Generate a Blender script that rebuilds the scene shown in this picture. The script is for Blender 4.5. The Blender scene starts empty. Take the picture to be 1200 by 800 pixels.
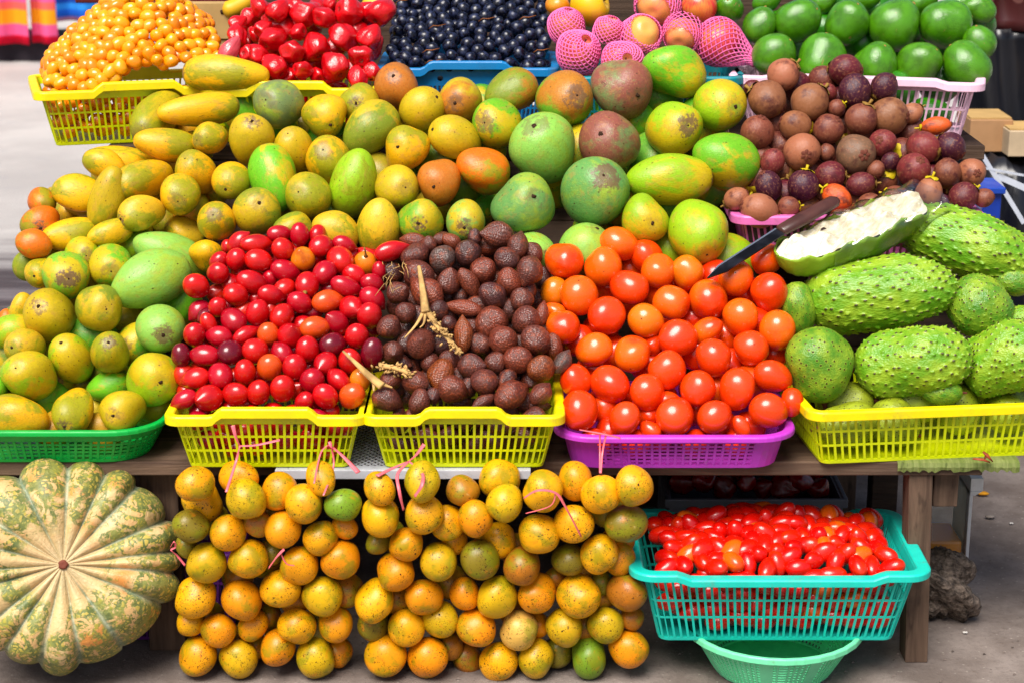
import bpy, bmesh, math, random
import numpy as np
from mathutils import Vector, Matrix
random.seed(7); RNG = np.random.default_rng(7)
SC = bpy.context.scene; COL = SC.collection
PI = math.pi
# ------------------------------------------------------------------ camera
PITCH = math.radians(16.0); FPX = 2239.0
CAM = Vector((0.0, -2.85, 1.364))
FWD = Vector((0, math.cos(PITCH), -math.sin(PITCH))); RGT = Vector((1, 0, 0)); UPV = Vector((0, math.sin(PITCH), math.cos(PITCH)))
def ray(px, py): return FWD + RGT*((px-600)/FPX) + UPV*((400-py)/FPX)
def at_y(px, py, Y):
    d = ray(px, py); return CAM + d*((Y-CAM.y)/d.y)
def at_z(px, py, z):
    d = ray(px, py); return CAM + d*((z-CAM.z)/d.z)
def slope_s(px, py, pl):
    Y0, z0, m = pl; d = ray(px, py)
    return (z0 + m*(CAM.y-Y0) - CAM.z)/(d.z - m*d.y)
def at_slope(px, py, pl): return CAM + ray(px, py)*slope_s(px, py, pl)
def lin(c): return tuple((v/255/12.92 if v/255 <= .04045 else ((v/255+.055)/1.055)**2.4) for v in c)
def S(r, g, b, k=.85):
    c = lin((r, g, b)); m = max(c) or 1.0
    return tuple(k*m*(v/m)**1.26 for v in c) + (1.0,)

# ------------------------------------------------------------------ objects
def link(name, me, mat=None, parent=None, loc=None):
    o = bpy.data.objects.new(name, me); COL.objects.link(o)
    if mat is not None and me is not None and not me.materials: me.materials.append(mat)
    if parent is not None: o.parent = parent
    if loc is not None: o.location = loc
    return o
def tag(o, label=None, cat=None, group=None, kind=None):
    if label: o['label'] = label
    if cat: o['category'] = cat
    if group: o['group'] = group
    if kind: o['kind'] = kind
    return o
def empty(name, loc=(0,0,0), rz=0.0):
    o = bpy.data.objects.new(name, None); COL.objects.link(o); o.location = loc; o.rotation_euler = (0,0,rz); o.empty_display_size = .05
    return o
def mesh_from(name, verts, faces, smooth=True, mat=None):
    me = bpy.data.meshes.new(name); me.from_pydata([tuple(v) for v in verts], [], faces); me.validate(); me.update()
    if smooth:
        for p in me.polygons: p.use_smooth = True
    if mat is not None: me.materials.append(mat)
    return me
class MB:
    """collects hexahedra, tubes and sheets into one mesh"""
    def __init__(s): s.v = []; s.f = []
    def hexa(s, p):   # 8 points: bottom ring 0-3, top ring 4-7
        b = len(s.v); s.v += [tuple(q) for q in p]
        for q in ((3,2,1,0),(4,5,6,7),(0,1,5,4),(1,2,6,5),(2,3,7,6),(3,0,4,7)): s.f.append(tuple(b+i for i in q))
    def box(s, x0,x1,y0,y1,z0,z1, M=None):
        p = [(x0,y0,z0),(x1,y0,z0),(x1,y1,z0),(x0,y1,z0),(x0,y0,z1),(x1,y0,z1),(x1,y1,z1),(x0,y1,z1)]
        if M is not None: p = [M @ Vector(q) for q in p]
        s.hexa(p)
    def tube(s, pts, rad, n=8, flat=1.0, nrm=None):
        pts = [Vector(p) for p in pts]; k = len(pts)
        if not hasattr(rad, '__len__'): rad = [rad]*k
        rings = []
        for i, p in enumerate(pts):
            t = (pts[min(i+1,k-1)]-pts[max(i-1,0)]).normalized()
            a = Vector(nrm) if nrm is not None else Vector((0,-.35,1))
            u = t.cross(a)
            if u.length < 1e-4: u = t.cross(Vector((1,0,0)))
            u.normalize(); w = t.cross(u).normalized()
            b = len(s.v)
            for j in range(n):
                q = 2*PI*j/n; s.v.append(tuple(p + u*rad[i]*math.cos(q) + w*rad[i]*flat*math.sin(q)))
            rings.append(b)
        for i in range(k-1):
            for j in range(n):
                s.f.append((rings[i]+j, rings[i]+(j+1)%n, rings[i+1]+(j+1)%n, rings[i+1]+j))
        s.f.append(tuple(rings[0]+j for j in reversed(range(n)))); s.f.append(tuple(rings[-1]+j for j in range(n)))
    def grid(s, P):  # P[i][j] points
        b = len(s.v); n, m = len(P), len(P[0])
        for r in P: s.v += [tuple(q) for q in r]
        for i in range(n-1):
            for j in range(m-1): s.f.append((b+i*m+j, b+i*m+j+1, b+(i+1)*m+j+1, b+(i+1)*m+j))
    def build(s, name, mat, parent=None, smooth=False, bevel=0.0, solid=0.0):
        me = mesh_from(name, s.v, s.f, smooth)
        o = link(name, me, mat, parent)
        if solid: m = o.modifiers.new('s', 'SOLIDIFY'); m.thickness = solid; m.offset = 0
        if bevel: m = o.modifiers.new('b', 'BEVEL'); m.width = bevel; m.segments = 2; m.limit_method = 'ANGLE'
        return o
def blob(name, fn, nseg=32, nring=20, mat=None, smooth=True):
    """closed surface from fn(theta 0..pi from +z, phi) -> xyz"""
    v = [fn(0.0, 0.0)]; f = []
    for i in range(1, nring):
        t = PI*i/nring
        for j in range(nseg): v.append(fn(t, 2*PI*j/nseg))
    v.append(fn(PI, 0.0)); L = len(v)-1
    for j in range(nseg): f.append((0, 1+j, 1+(j+1)%nseg))
    for i in range(nring-2):
        a = 1+i*nseg; b = a+nseg
        for j in range(nseg): f.append((a+j, b+j, b+(j+1)%nseg, a+(j+1)%nseg))
    a = 1+(nring-2)*nseg
    for j in range(nseg): f.append((a+j, L, a+(j+1)%nseg))
    return mesh_from(name, v, f, smooth, mat)
def wob(seed, amp):
    r = random.Random(seed); T = [(r.uniform(1,3), r.uniform(1,3), r.uniform(1,3), r.uniform(0,6.3), amp/(k*.6+1)) for k in range(4)]
    def w(x, y, z): return 1+sum(a*math.sin(p*x+q*y+s*z+h) for p, q, s, h, a in T)
    return w

# ------------------------------------------------------------------ materials
class NT:
    def __init__(s, name):
        s.m = bpy.data.materials.new(name); s.m.use_nodes = True; s.t = s.m.node_tree; s.t.nodes.clear()
        s.out = s.n('ShaderNodeOutputMaterial')
    def n(s, ty, **k):
        nd = s.t.nodes.new(ty)
        for a, b in k.items():
            if a.startswith('_'): setattr(nd, a[1:], b)
            else: s.set(nd, a.replace('__', ' '), b)
        return nd
    def set(s, nd, key, val):
        sk = nd.inputs[int(key[1:])] if key[0] == 'i' and key[1:].isdigit() else nd.inputs[key]
        if isinstance(val, bpy.types.NodeSocket): s.t.links.new(val, sk)
        else: sk.default_value = val
    def math(s, op, a, b=0.0, c=None):
        nd = s.n('ShaderNodeMath', _operation=op); s.set(nd, 'i0', a); s.set(nd, 'i1', b)
        if c is not None: s.set(nd, 'i2', c)
        return nd.outputs[0]
    def vec(s, op, a, b=(0,0,0)):
        nd = s.n('ShaderNodeVectorMath', _operation=op); s.set(nd, 'i0', a)
        if op == 'SCALE': s.set(nd, 'Scale', b)
        else: s.set(nd, 'i1', b)
        return nd.outputs[0]
    def step(s, v, lo, hi, a=0.0, b=1.0):
        nd = s.n('ShaderNodeMapRange', _interpolation_type='SMOOTHSTEP'); s.set(nd, 'Value', v)
        for k, x in (('From Min', lo), ('From Max', hi), ('To Min', a), ('To Max', b)): s.set(nd, k, x)
        return nd.outputs[0]
    def mix(s, f, a, b, mode='MIX'):
        nd = s.n('ShaderNodeMix', _data_type='RGBA', _blend_type=mode); s.set(nd, 'i0', f); s.set(nd, 'i6', a); s.set(nd, 'i7', b)
        return nd.outputs[2]
    def noise(s, co, scale, detail=3.0, rough=.5, dist=0.0):
        nd = s.n('ShaderNodeTexNoise', Scale=scale, Detail=detail, Roughness=rough, Distortion=dist); s.set(nd, 'Vector', co); return nd.outputs['Fac']
    def vor(s, co, scale, feat='F1', rnd=1.0):
        nd = s.n('ShaderNodeTexVoronoi', _feature=feat, Scale=scale, Randomness=rnd); s.set(nd, 'Vector', co); return nd
    def co(s, kind='Object', rnd=True):
        c = s.n('ShaderNodeTexCoord').outputs[kind]
        if rnd:
            o = s.n('ShaderNodeObjectInfo'); r = s.math('MULTIPLY', o.outputs['Random'], 61.0)
            c = s.vec('ADD', c, s.n('ShaderNodeCombineXYZ', X=r, Y=r, Z=r).outputs[0])
        return c
    def ocol(s): return s.n('ShaderNodeObjectInfo').outputs['Color']
    def rand(s): return s.n('ShaderNodeObjectInfo').outputs['Random']
    def bsdf(s, col, rough=.4, spec=.5, coat=0.0, bump=None, bstr=.2, bdist=.01, sss=0.0, sssr=(.02,.008,.004), **k):
        b = s.n('ShaderNodeBsdfPrincipled'); s.set(b, 'Base Color', col); s.set(b, 'Roughness', rough); s.set(b, 'Specular IOR Level', spec)
        if coat: s.set(b, 'Coat Weight', coat); s.set(b, 'Coat Roughness', .12)
        if sss: s.set(b, 'Subsurface Weight', sss); s.set(b, 'Subsurface Radius', sssr); s.set(b, 'Subsurface Scale', .4)
        for a, v in k.items(): s.set(b, a.replace('__', ' '), v)
        if bump is not None:
            bn = s.n('ShaderNodeBump', Strength=bstr, Distance=bdist); s.set(bn, 'Height', bump); s.set(b, 'Normal', bn.outputs[0])
        s.t.links.new(b.outputs[0], s.out.inputs[0]); return s.m

def m_plain(name, col, rough=.5, spec=.4, var=.12, nscale=12.0, bstr=.0, coat=0.0):
    n = NT(name); c = n.co(rnd=False); f = n.noise(c, nscale, 5)
    k = n.step(f, .3, .7, 1-var, 1+var)
    cc = n.vec('SCALE', col[:3], k)
    return n.bsdf(cc, rough, spec, coat, bump=f if bstr else None, bstr=bstr, bdist=.003)
def m_plastic(name, col, col2=None):
    n = NT(name); c = n.co(rnd=False); f = n.noise(c, 26.0, 6, .65); g = n.noise(c, 90.0, 3)
    cc = n.mix(n.step(f, .35, .75), col, col2 or tuple(v*.82 for v in col[:3])+(1,))
    cc = n.mix(n.math('MULTIPLY', n.math('MAXIMUM', n.step(n.noise(c, 45.0, 8, .7), .58, .72), n.math('MULTIPLY', n.step(n.noise(c, 11.0, 8, .75), .56, .70), .8)), .42), cc, (.16,.13,.07,1))
    return n.bsdf(cc, n.step(f, .3, .7, .3, .5), .45, bump=g, bstr=.05, bdist=.002)
def m_wood(name, c1, c2, scale=1.0, rough=.75, stretch=(3,40,40)):
    n = NT(name); c = n.co(rnd=True); v = n.vec('MULTIPLY', c, tuple(s*scale for s in stretch))
    f = n.noise(v, 1.0, 8, .65, .6); g = n.noise(c, 9.0, 5, .6); h = n.noise(n.vec('MULTIPLY', v, (1,4,4)), 1.0, 4)
    cc = n.mix(n.step(f, .3, .72), c1, c2); cc = n.mix(n.math('MULTIPLY', n.step(g, .5, .8), .55), cc, tuple(v*.35 for v in c1[:3])+(1,))
    cc = n.mix(n.math('MULTIPLY', n.step(h, .62, .7), .5), cc, tuple(v*.25 for v in c1[:3])+(1,))
    return n.bsdf(cc, rough, .25, bump=n.math('ADD', f, h), bstr=.5, bdist=.004)

def m_mango(name, tint2, lo=.48, hi=.66, amt=.85, axis=0.0, tint3=None):
    n = NT(name); c0 = n.co(rnd=False); c = n.co(); base = n.ocol()
    z = n.n('ShaderNodeSeparateXYZ', Vector=c0).outputs[2]; x = n.n('ShaderNodeSeparateXYZ', Vector=c0).outputs[0]
    f = n.noise(c, 1.15, 4, .6, .5)
    f = n.math('ADD', f, n.math('MULTIPLY', z, axis)); f = n.math('ADD', f, n.math('MULTIPLY', x, axis*.8))
    mot = n.noise(c, 6.0, 6, .65)
    f = n.math('ADD', f, n.math('MULTIPLY', n.math('SUBTRACT', mot, .5), .25))
    col = n.mix(n.math('MULTIPLY', n.step(f, lo, hi), amt), base, tint2)
    if tint3 is not None: col = n.mix(n.math('MULTIPLY', n.step(n.noise(c, 1.6, 4, .6), .55, .75), .6), col, tint3)
    col = n.mix(n.math('MULTIPLY', n.step(mot, .42, .70), .42), col, n.vec('SCALE', col, .68))
    v = n.vor(c, 15.0); d = n.step(v.outputs['Distance'], .1, .24, 1.0, 0.0)
    col = n.mix(n.math('MULTIPLY', d, .45), col, n.mix(.6, col, S(225,220,120)))
    v2 = n.vor(c, 4.2); sp = n.math('MULTIPLY', n.step(v2.outputs['Distance'], .06, .16, 1.0, 0.0), n.step(n.n('ShaderNodeSeparateXYZ', Vector=v2.outputs['Color']).outputs[0], .42, .47))
    bl = n.math('MULTIPLY', n.step(n.noise(c, 2.9, 8, .8, .6), .60, .67), n.step(n.noise(c, .7, 2), .45, .6, .15, .85))
    fine = n.math('MULTIPLY', n.step(n.noise(c, 15.0, 7, .8), .57, .66), .65)
    scab = n.math('MULTIPLY', n.step(n.math('ADD', z, n.math('MULTIPLY', n.math('SUBTRACT', n.noise(c, 4.5, 7, .75), .5), .55)), .90, .97), n.math('MULTIPLY', n.rand(), .95))
    col = n.mix(n.math('MULTIPLY', n.step(n.noise(c, 2.2, 6, .7, .5), .52, .66), .5), col, n.mix(.6, col, S(200,150,90)))
    col = n.mix(n.math('MAXIMUM', n.math('MAXIMUM', n.math('MULTIPLY', sp, .9), bl), fine), col, S(74,48,24))
    col = n.mix(scab, col, S(112,88,70))
    return n.bsdf(col, n.step(mot, .3, .7, .3, .46), .35, .05, bump=n.math('ADD', n.noise(c, 22.0, 4), mot), bstr=.14, bdist=.012, sss=.06)
def m_skin(name, tint2, lo=.45, hi=.7, amt=.6, axis=.25, rough=.16, coat=.25, spec=.5, mott=.12, sss=.1, bump=.03):
    """smooth glossy fruit (tomatoes, tamarillos, wax apples)"""
    n = NT(name); c0 = n.co(rnd=False); c = n.co(); base = n.ocol()
    z = n.n('ShaderNodeSeparateXYZ', Vector=c0).outputs[2]
    f = n.math('ADD', n.noise(c, .8, 3), n.math('MULTIPLY', z, axis))
    col = n.mix(n.math('MULTIPLY', n.step(f, lo, hi), amt), base, tint2)
    g = n.noise(c, 5.0, 5, .6); col = n.mix(n.math('MULTIPLY', n.step(g, .45, .8), mott*2), col, n.vec('SCALE', col, .7))
    v = n.vor(c, 22.0); col = n.mix(n.math('MULTIPLY', n.step(v.outputs['Distance'], .08, .2, 1, 0), mott), col, (.7,.45,.2,1))
    return n.bsdf(col, n.step(g, .3, .7, rough, rough+.1), spec, coat, bump=n.noise(c, 7.0, 4), bstr=bump, bdist=.03, sss=sss)
def m_passion():
    n = NT('passion_skin'); c = n.co(); base = n.ocol(); r = n.rand()
    f = n.noise(c, .9, 3, .5, .4)
    col = n.mix(n.math('MULTIPLY', n.step(n.math('ADD', f, n.math('MULTIPLY', n.math('SUBTRACT', n.noise(c, 5.0, 6, .7), .5), .3)), .49, .66), .68), base, S(136,140,26))
    col = n.mix(n.math('MULTIPLY', n.step(n.noise(c, 1.7, 4), .58, .74), .45), col, S(235,150,40))
    thr = n.step(n.noise(c, 1.3, 2), .35, .65)
    v = n.vor(n.vec('ADD', c, n.vec('SCALE', n.n('ShaderNodeTexNoise', Scale=9.0, Vector=c).outputs['Color'], .25)), 4.6)
    pick = n.step(n.n('ShaderNodeSeparateXYZ', Vector=v.outputs['Color']).outputs[0], .35, .4)
    d = n.math('MULTIPLY', n.step(v.outputs['Distance'], .16, .27, 1, 0), n.math('MULTIPLY', pick, n.step(thr, .0, .35)))
    v2 = n.vor(c, 10.0); d2 = n.math('MULTIPLY', n.step(v2.outputs['Distance'], .17, .30, 1, 0), n.math('MULTIPLY', n.step(thr, .2, .7), .9))
    sc = n.math('MULTIPLY', n.step(n.noise(c, 4.2, 8, .82, 1.2), .56, .62), n.step(n.noise(c, 1.1, 2), .42, .58, .25, .9))
    col = n.mix(n.math('MULTIPLY', n.step(n.noise(c, 3.0, 6, .7), .6, .75), .35), col, S(245,215,150))
    own = n.step(n.math('FRACT', n.math('MULTIPLY', r, 7.3)), 0.0, 1.0, .8, 1.0)
    col = n.mix(n.math('MULTIPLY', n.math('MAXIMUM', n.math('MAXIMUM', d, d2), sc), own), col, S(62,38,14))
    return n.bsdf(col, .34, .35, .04, bump=n.noise(c, 16.0, 4), bstr=.1, bdist=.02, sss=.06)
def m_avocado():
    n = NT('avocado_skin'); c = n.co(); base = n.ocol(); g = n.noise(c, 2.2, 5, .6)
    col = n.mix(n.step(g, .35, .7), base, n.vec('SCALE', base, .6))
    v = n.vor(c, 26.0); col = n.mix(n.math('MULTIPLY', n.step(v.outputs['Distance'], .05, .2, 1, 0), .3), col, S(110,176,50))
    bl = n.math('MULTIPLY', n.step(n.noise(c, 2.6, 7, .75, .8), .62, .68), .8); col = n.mix(bl, col, S(170,125,85))
    col = n.mix(n.math('MULTIPLY', n.step(n.noise(c, 7.0, 6, .75), .66, .72), .8), col, S(35,35,15))
    return n.bsdf(col, .19, .55, .25, bump=n.math('ADD', n.noise(c, 14.0, 5), v.outputs['Distance']), bstr=.16, bdist=.02)
def m_salak():
    n = NT('salak_skin'); c0 = n.co(rnd=False); c = n.co(); base = n.ocol()
    sx = n.n('ShaderNodeSeparateXYZ', Vector=c0); an = n.math('ARCTAN2', sx.outputs[1], sx.outputs[0])
    v = n.n('ShaderNodeCombineXYZ', X=n.math('MULTIPLY', an, 3.2), Y=n.math('MULTIPLY', sx.outputs[2], 11.0), Z=n.rand()).outputs[0]
    sc = n.vor(v, 1.0, rnd=.55); e = sc.outputs['Distance']
    g = n.noise(c, 1.4, 4, .6)
    col = n.mix(n.step(g, .48, .7), base, S(150,78,44)); col = n.mix(n.math('MULTIPLY', n.step(e, .34, .7), .6), col, S(40,18,14))
    col = n.mix(n.math('MULTIPLY', n.step(n.noise(c, 12.0, 6, .7), .62, .74), .22), col, S(180,120,85))
    ridge = n.math('SUBTRACT', n.step(e, .05, .6, 1, 0), n.math('MULTIPLY', n.noise(c, 30.0, 3), .3))
    return n.bsdf(col, n.step(g, .3, .7, .28, .42), .6, .1, bump=ridge, bstr=.30, bdist=.035)
def m_mangosteen():
    n = NT('mangosteen_skin'); c = n.co(); base = n.ocol(); g = n.noise(c, 1.2, 5, .6)
    col = n.mix(n.math('MULTIPLY', n.step(g, .5, .68), .75), base, S(70,24,34))
    h = n.noise(c, 7.0, 8, .75); col = n.mix(n.math('MULTIPLY', n.step(h, .52, .62), .6), col, S(165,118,88))
    col = n.mix(n.math('MULTIPLY', n.step(n.noise(c, 11.0, 7, .8), .6, .68), .6), col, S(60,35,28))
    return n.bsdf(col, n.step(h, .4, .65, .3, .6), .4, bump=h, bstr=.18, bdist=.03)
def m_apple():
    n = NT('apple_skin'); c0 = n.co(rnd=False); c = n.co(); base = n.ocol()
    sx = n.n('ShaderNodeSeparateXYZ', Vector=c0); an = n.math('ARCTAN2', sx.outputs[1], sx.outputs[0])
    st = n.noise(n.n('ShaderNodeCombineXYZ', X=n.math('MULTIPLY', an, 7.0), Y=sx.outputs[2], Z=n.rand()).outputs[0], 2.0, 4, .6)
    f = n.math('ADD', n.noise(c, .8, 2), n.math('MULTIPLY', n.math('SUBTRACT', st, .5), .5))
    col = n.mix(n.math('MULTIPLY', n.step(f, .4, .7), .55), base, S(235,190,90))
    v = n.vor(c, 16.0); col = n.mix(n.math('MULTIPLY', n.step(v.outputs['Distance'], .05, .14, 1, 0), .5), col, S(245,220,170))
    return n.bsdf(col, .3, .45, .1, sss=.1)
def m_grape():
    n = NT('grape_skin'); c = n.co(); g = n.noise(c, 1.6, 5, .6)
    col = n.mix(n.step(g, .4, .7), S(12,12,22), S(44,52,80)); col = n.mix(n.math('MULTIPLY', n.step(n.noise(c, 6.0, 4), .6, .7), .4), col, S(20,14,26))
    return n.bsdf(col, n.step(g, .35, .7, .2, .45), .5, bump=g, bstr=.05)
def m_soursop():
    n = NT('soursop_skin'); c = n.co(); g = n.noise(c, 2.0, 5, .6); base = n.ocol()
    sp = n.n('ShaderNodeAttribute', _attribute_name='spike').outputs['Fac']
    col = n.mix(n.step(g, .35, .7), base, n.mix(.55, base, S(190,205,70)))
    col = n.mix(n.math('MULTIPLY', n.step(n.noise(c, 9.0, 6, .7), .5, .75), .35), col, S(60,90,25))
    col = n.mix(n.math('MULTIPLY', n.step(sp, .04, .2), .35), col, S(176,190,70)); col = n.mix(n.math('MULTIPLY', n.step(sp, .35, .6), .95), col, S(58,46,22))
    col = n.mix(n.math('MULTIPLY', n.step(n.noise(c, 3.2, 7, .75), .66, .72), .7), col, S(150,110,80))
    return n.bsdf(col, .36, .45, .06, bump=n.math('ADD', n.noise(c, 30.0, 4), n.vor(c, 20.0).outputs['Distance']), bstr=.2, bdist=.02)
def m_pumpkin():
    n = NT('pumpkin_skin'); c = n.co(rnd=False)
    gr = n.n('ShaderNodeAttribute', _attribute_name='groove').outputs['Fac']
    rr = n.n('ShaderNodeAttribute', _attribute_name='radial').outputs['Fac']
    sx = n.n('ShaderNodeSeparateXYZ', Vector=c); an = n.math('ARCTAN2', sx.outputs[1], sx.outputs[0])
    st = n.noise(n.n('ShaderNodeCombineXYZ', X=n.math('MULTIPLY', an, 9.0), Y=n.math('MULTIPLY', rr, 1.5)).outputs[0], 2.2, 4, .6)
    a = n.noise(c, 28.0, 6, .68, .8); b = n.noise(c, 44.0, 6, .72, .4); d = n.noise(c, 7.0, 4, .6)
    col = n.mix(n.step(d, .42, .6), S(218,192,144), S(234,206,158)); col = n.mix(n.math('MULTIPLY', n.step(n.noise(c, 10.0, 5), .50, .64), .85), col, S(220,150,70))
    v = n.vor(n.vec('ADD', c, n.vec('SCALE', n.n('ShaderNodeTexNoise', Scale=40.0, Vector=c).outputs['Color'], .02)), 120.0, 'DISTANCE_TO_EDGE')
    cell = n.step(v.outputs['Distance'], .10, .22)
    gm = n.math('MULTIPLY', n.step(rr, .10, .25), n.step(n.math('ADD', n.math('ADD', n.math('MULTIPLY', a, .6), n.math('MULTIPLY', n.noise(c, 34.0, 6, .7, .6), .4)), n.math('MULTIPLY', rr, .09)), .482, .535))
    green = n.mix(n.step(b, .4, .6), S(90,108,64), S(140,146,84)); spot = n.mix(n.step(b, .45, .65), S(196,180,96), S(160,160,70))
    net = n.mix(n.math('MULTIPLY', cell, n.step(n.vor(c, 120.0).outputs['Color'], .3, .5)), green, spot)
    col = n.mix(n.math('MULTIPLY', gm, .93), col, net)
    col = n.mix(n.math('MULTIPLY', n.step(n.noise(c, 33.0, 6, .65, .7), .565, .60), .95), col, S(226,190,138))
    col = n.mix(n.math('MULTIPLY', n.step(gr, .38, .85), n.step(st, .35, .6, .55, .95)), col, n.mix(n.step(b, .4, .6), S(120,134,112), S(176,180,156)))
    ce = n.step(rr, .04, .24, 1.0, 0.0); col = n.mix(n.math('MULTIPLY', ce, .8), col, n.mix(n.step(st, .42, .56), S(222,198,160), S(170,158,122)))
    return n.bsdf(col, .45, .35, .04, bump=n.math('ADD', b, n.math('MULTIPLY', cell, .4)), bstr=.22, bdist=.006)
# ------------------------------------------------------------------ shared materials
MAT = {}
MAT['mango_y'] = m_mango('mango_yellow_skin', S(150,156,34), .47, .64, .85, .10)
MAT['mango_g'] = m_mango('mango_green_skin', S(214,186,36), .46, .64, .9, .12)
MAT['mango_b'] = m_mango('mango_blush_skin', S(196,128,50), .42, .66, .9, .20)
MAT['mango_r'] = m_mango('mango_red_skin', S(152,88,80), .40, .62, .9, .16)
MAT['mango_p'] = m_mango('mango_pale_green_skin', S(170,190,64), .47, .70, .75, .05)
MAT['tomato'] = m_skin('tomato_skin', S(236,74,10), .40, .85, .85, .30, .20, .25, .5, .05, .12, .02)
MAT['tamarillo'] = m_skin('tamarillo_skin', S(150,10,34), .42, .75, .6, .12, .19, .25, .5, .06, .08, .02)
MAT['wax'] = m_skin('wax_apple_skin', S(176,6,26), .45, .75, .6, -.1, .15, .35, .5, .08, .03, .14)
MAT['cherry'] = m_skin('cherry_tomato_skin', S(228,70,16), .55, .85, .7, .3, .19, .2, .5, .04, .12, .02)
MAT['plum'] = m_skin('yellow_plum_tomato_skin', S(240,140,10), .5, .9, .5, .2, .18, .3, .5, .05, .14, .02)
MAT['passion'] = m_passion(); MAT['avocado'] = m_avocado(); MAT['salak'] = m_salak(); MAT['mangosteen'] = m_mangosteen()
MAT['apple'] = m_apple(); MAT['grape'] = m_grape(); MAT['soursop'] = m_soursop(); MAT['pumpkin'] = m_pumpkin()
MAT['scar'] = m_plain('stem_scar_brown', S(58,40,26), .8, .2, .5, 40.0, .4)
MAT['stalk'] = m_plain('dry_stalk_tan', S(196,164,112), .8, .2, .35, 60.0, .5)
MAT['calyx'] = m_plain('calyx_olive', S(150,120,62), .65, .3, .4, 50.0, .3)
MAT['calyx_y'] = m_plain('calyx_yellow_green', S(200,180,30), .55, .3, .3, 40.0, .2)
MAT['rosette'] = m_plain('rosette_brown', S(112,66,52), .7, .25, .35, 40.0, .3)
MAT['pink_net'] = m_plain('pink_foam_net', S(242,132,186,.95), .6, .3, .06, 20.0)
MAT['pink_ribbon'] = m_plain('pink_raffia', S(240,128,138,.95), .35, .4, .12, 60.0)

# ------------------------------------------------------------------ unit meshes: lateral radius 1, pole to pole 2 along z
KIT = {}   # kind -> list of (body mesh, [(child name, mesh)])
def ell(seed, prof, amp=.04, nseg=32, nring=22, sq=None):
    w = wob(seed, amp)
    def fn(t, p):
        r, z = prof(t)
        if sq: r *= sq(t, p)
        x, y = r*math.cos(p), r*math.sin(p); k = w(x, y, z)
        return (x*k, y*k, z*(1+(k-1)*.3))
    return fn
def scar_mesh(name, z, r, mat, pts=7, h=.03):
    v = [(0,0,z+h)]; f = []; rr = random.Random(pts)
    N = pts*3
    for ring in (.55, 1.0):
        for j in range(N):
            q = 2*PI*j/N; k = r*ring*(1+rr.uniform(-.45,.45)*ring); v.append((k*math.cos(q), k*math.sin(q), z+h*(.8 if ring < 1 else -1.2)))
    for j in range(N):
        f.append((0,1+j,1+(j+1)%N)); f.append((1+j,1+N+j,1+N+(j+1)%N,1+(j+1)%N))
    return mesh_from(name, v, f, True, mat)
def dim(t, depth=.06, w=.35):   # stem dimple
    return depth*math.exp(-(t/w)**2)
def mango_prof(t):
    z = math.cos(t); r = math.sin(t)*(1+.10*z-.05*z*z)
    return r, z - dim(t, .05, .22)
def egg_prof(tip):
    def f(t):
        z = math.cos(t); r = math.sin(t)**(1.0)*(1-tip*.35*max(0, z)**2 + .04*z*(-1))
        return r, z + tip*.10*math.exp(-(t/.25)**2)
    return f
def long_prof(t):
    z = math.cos(t); return (math.sin(t)**.8)*(1+.13*z), z
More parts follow.
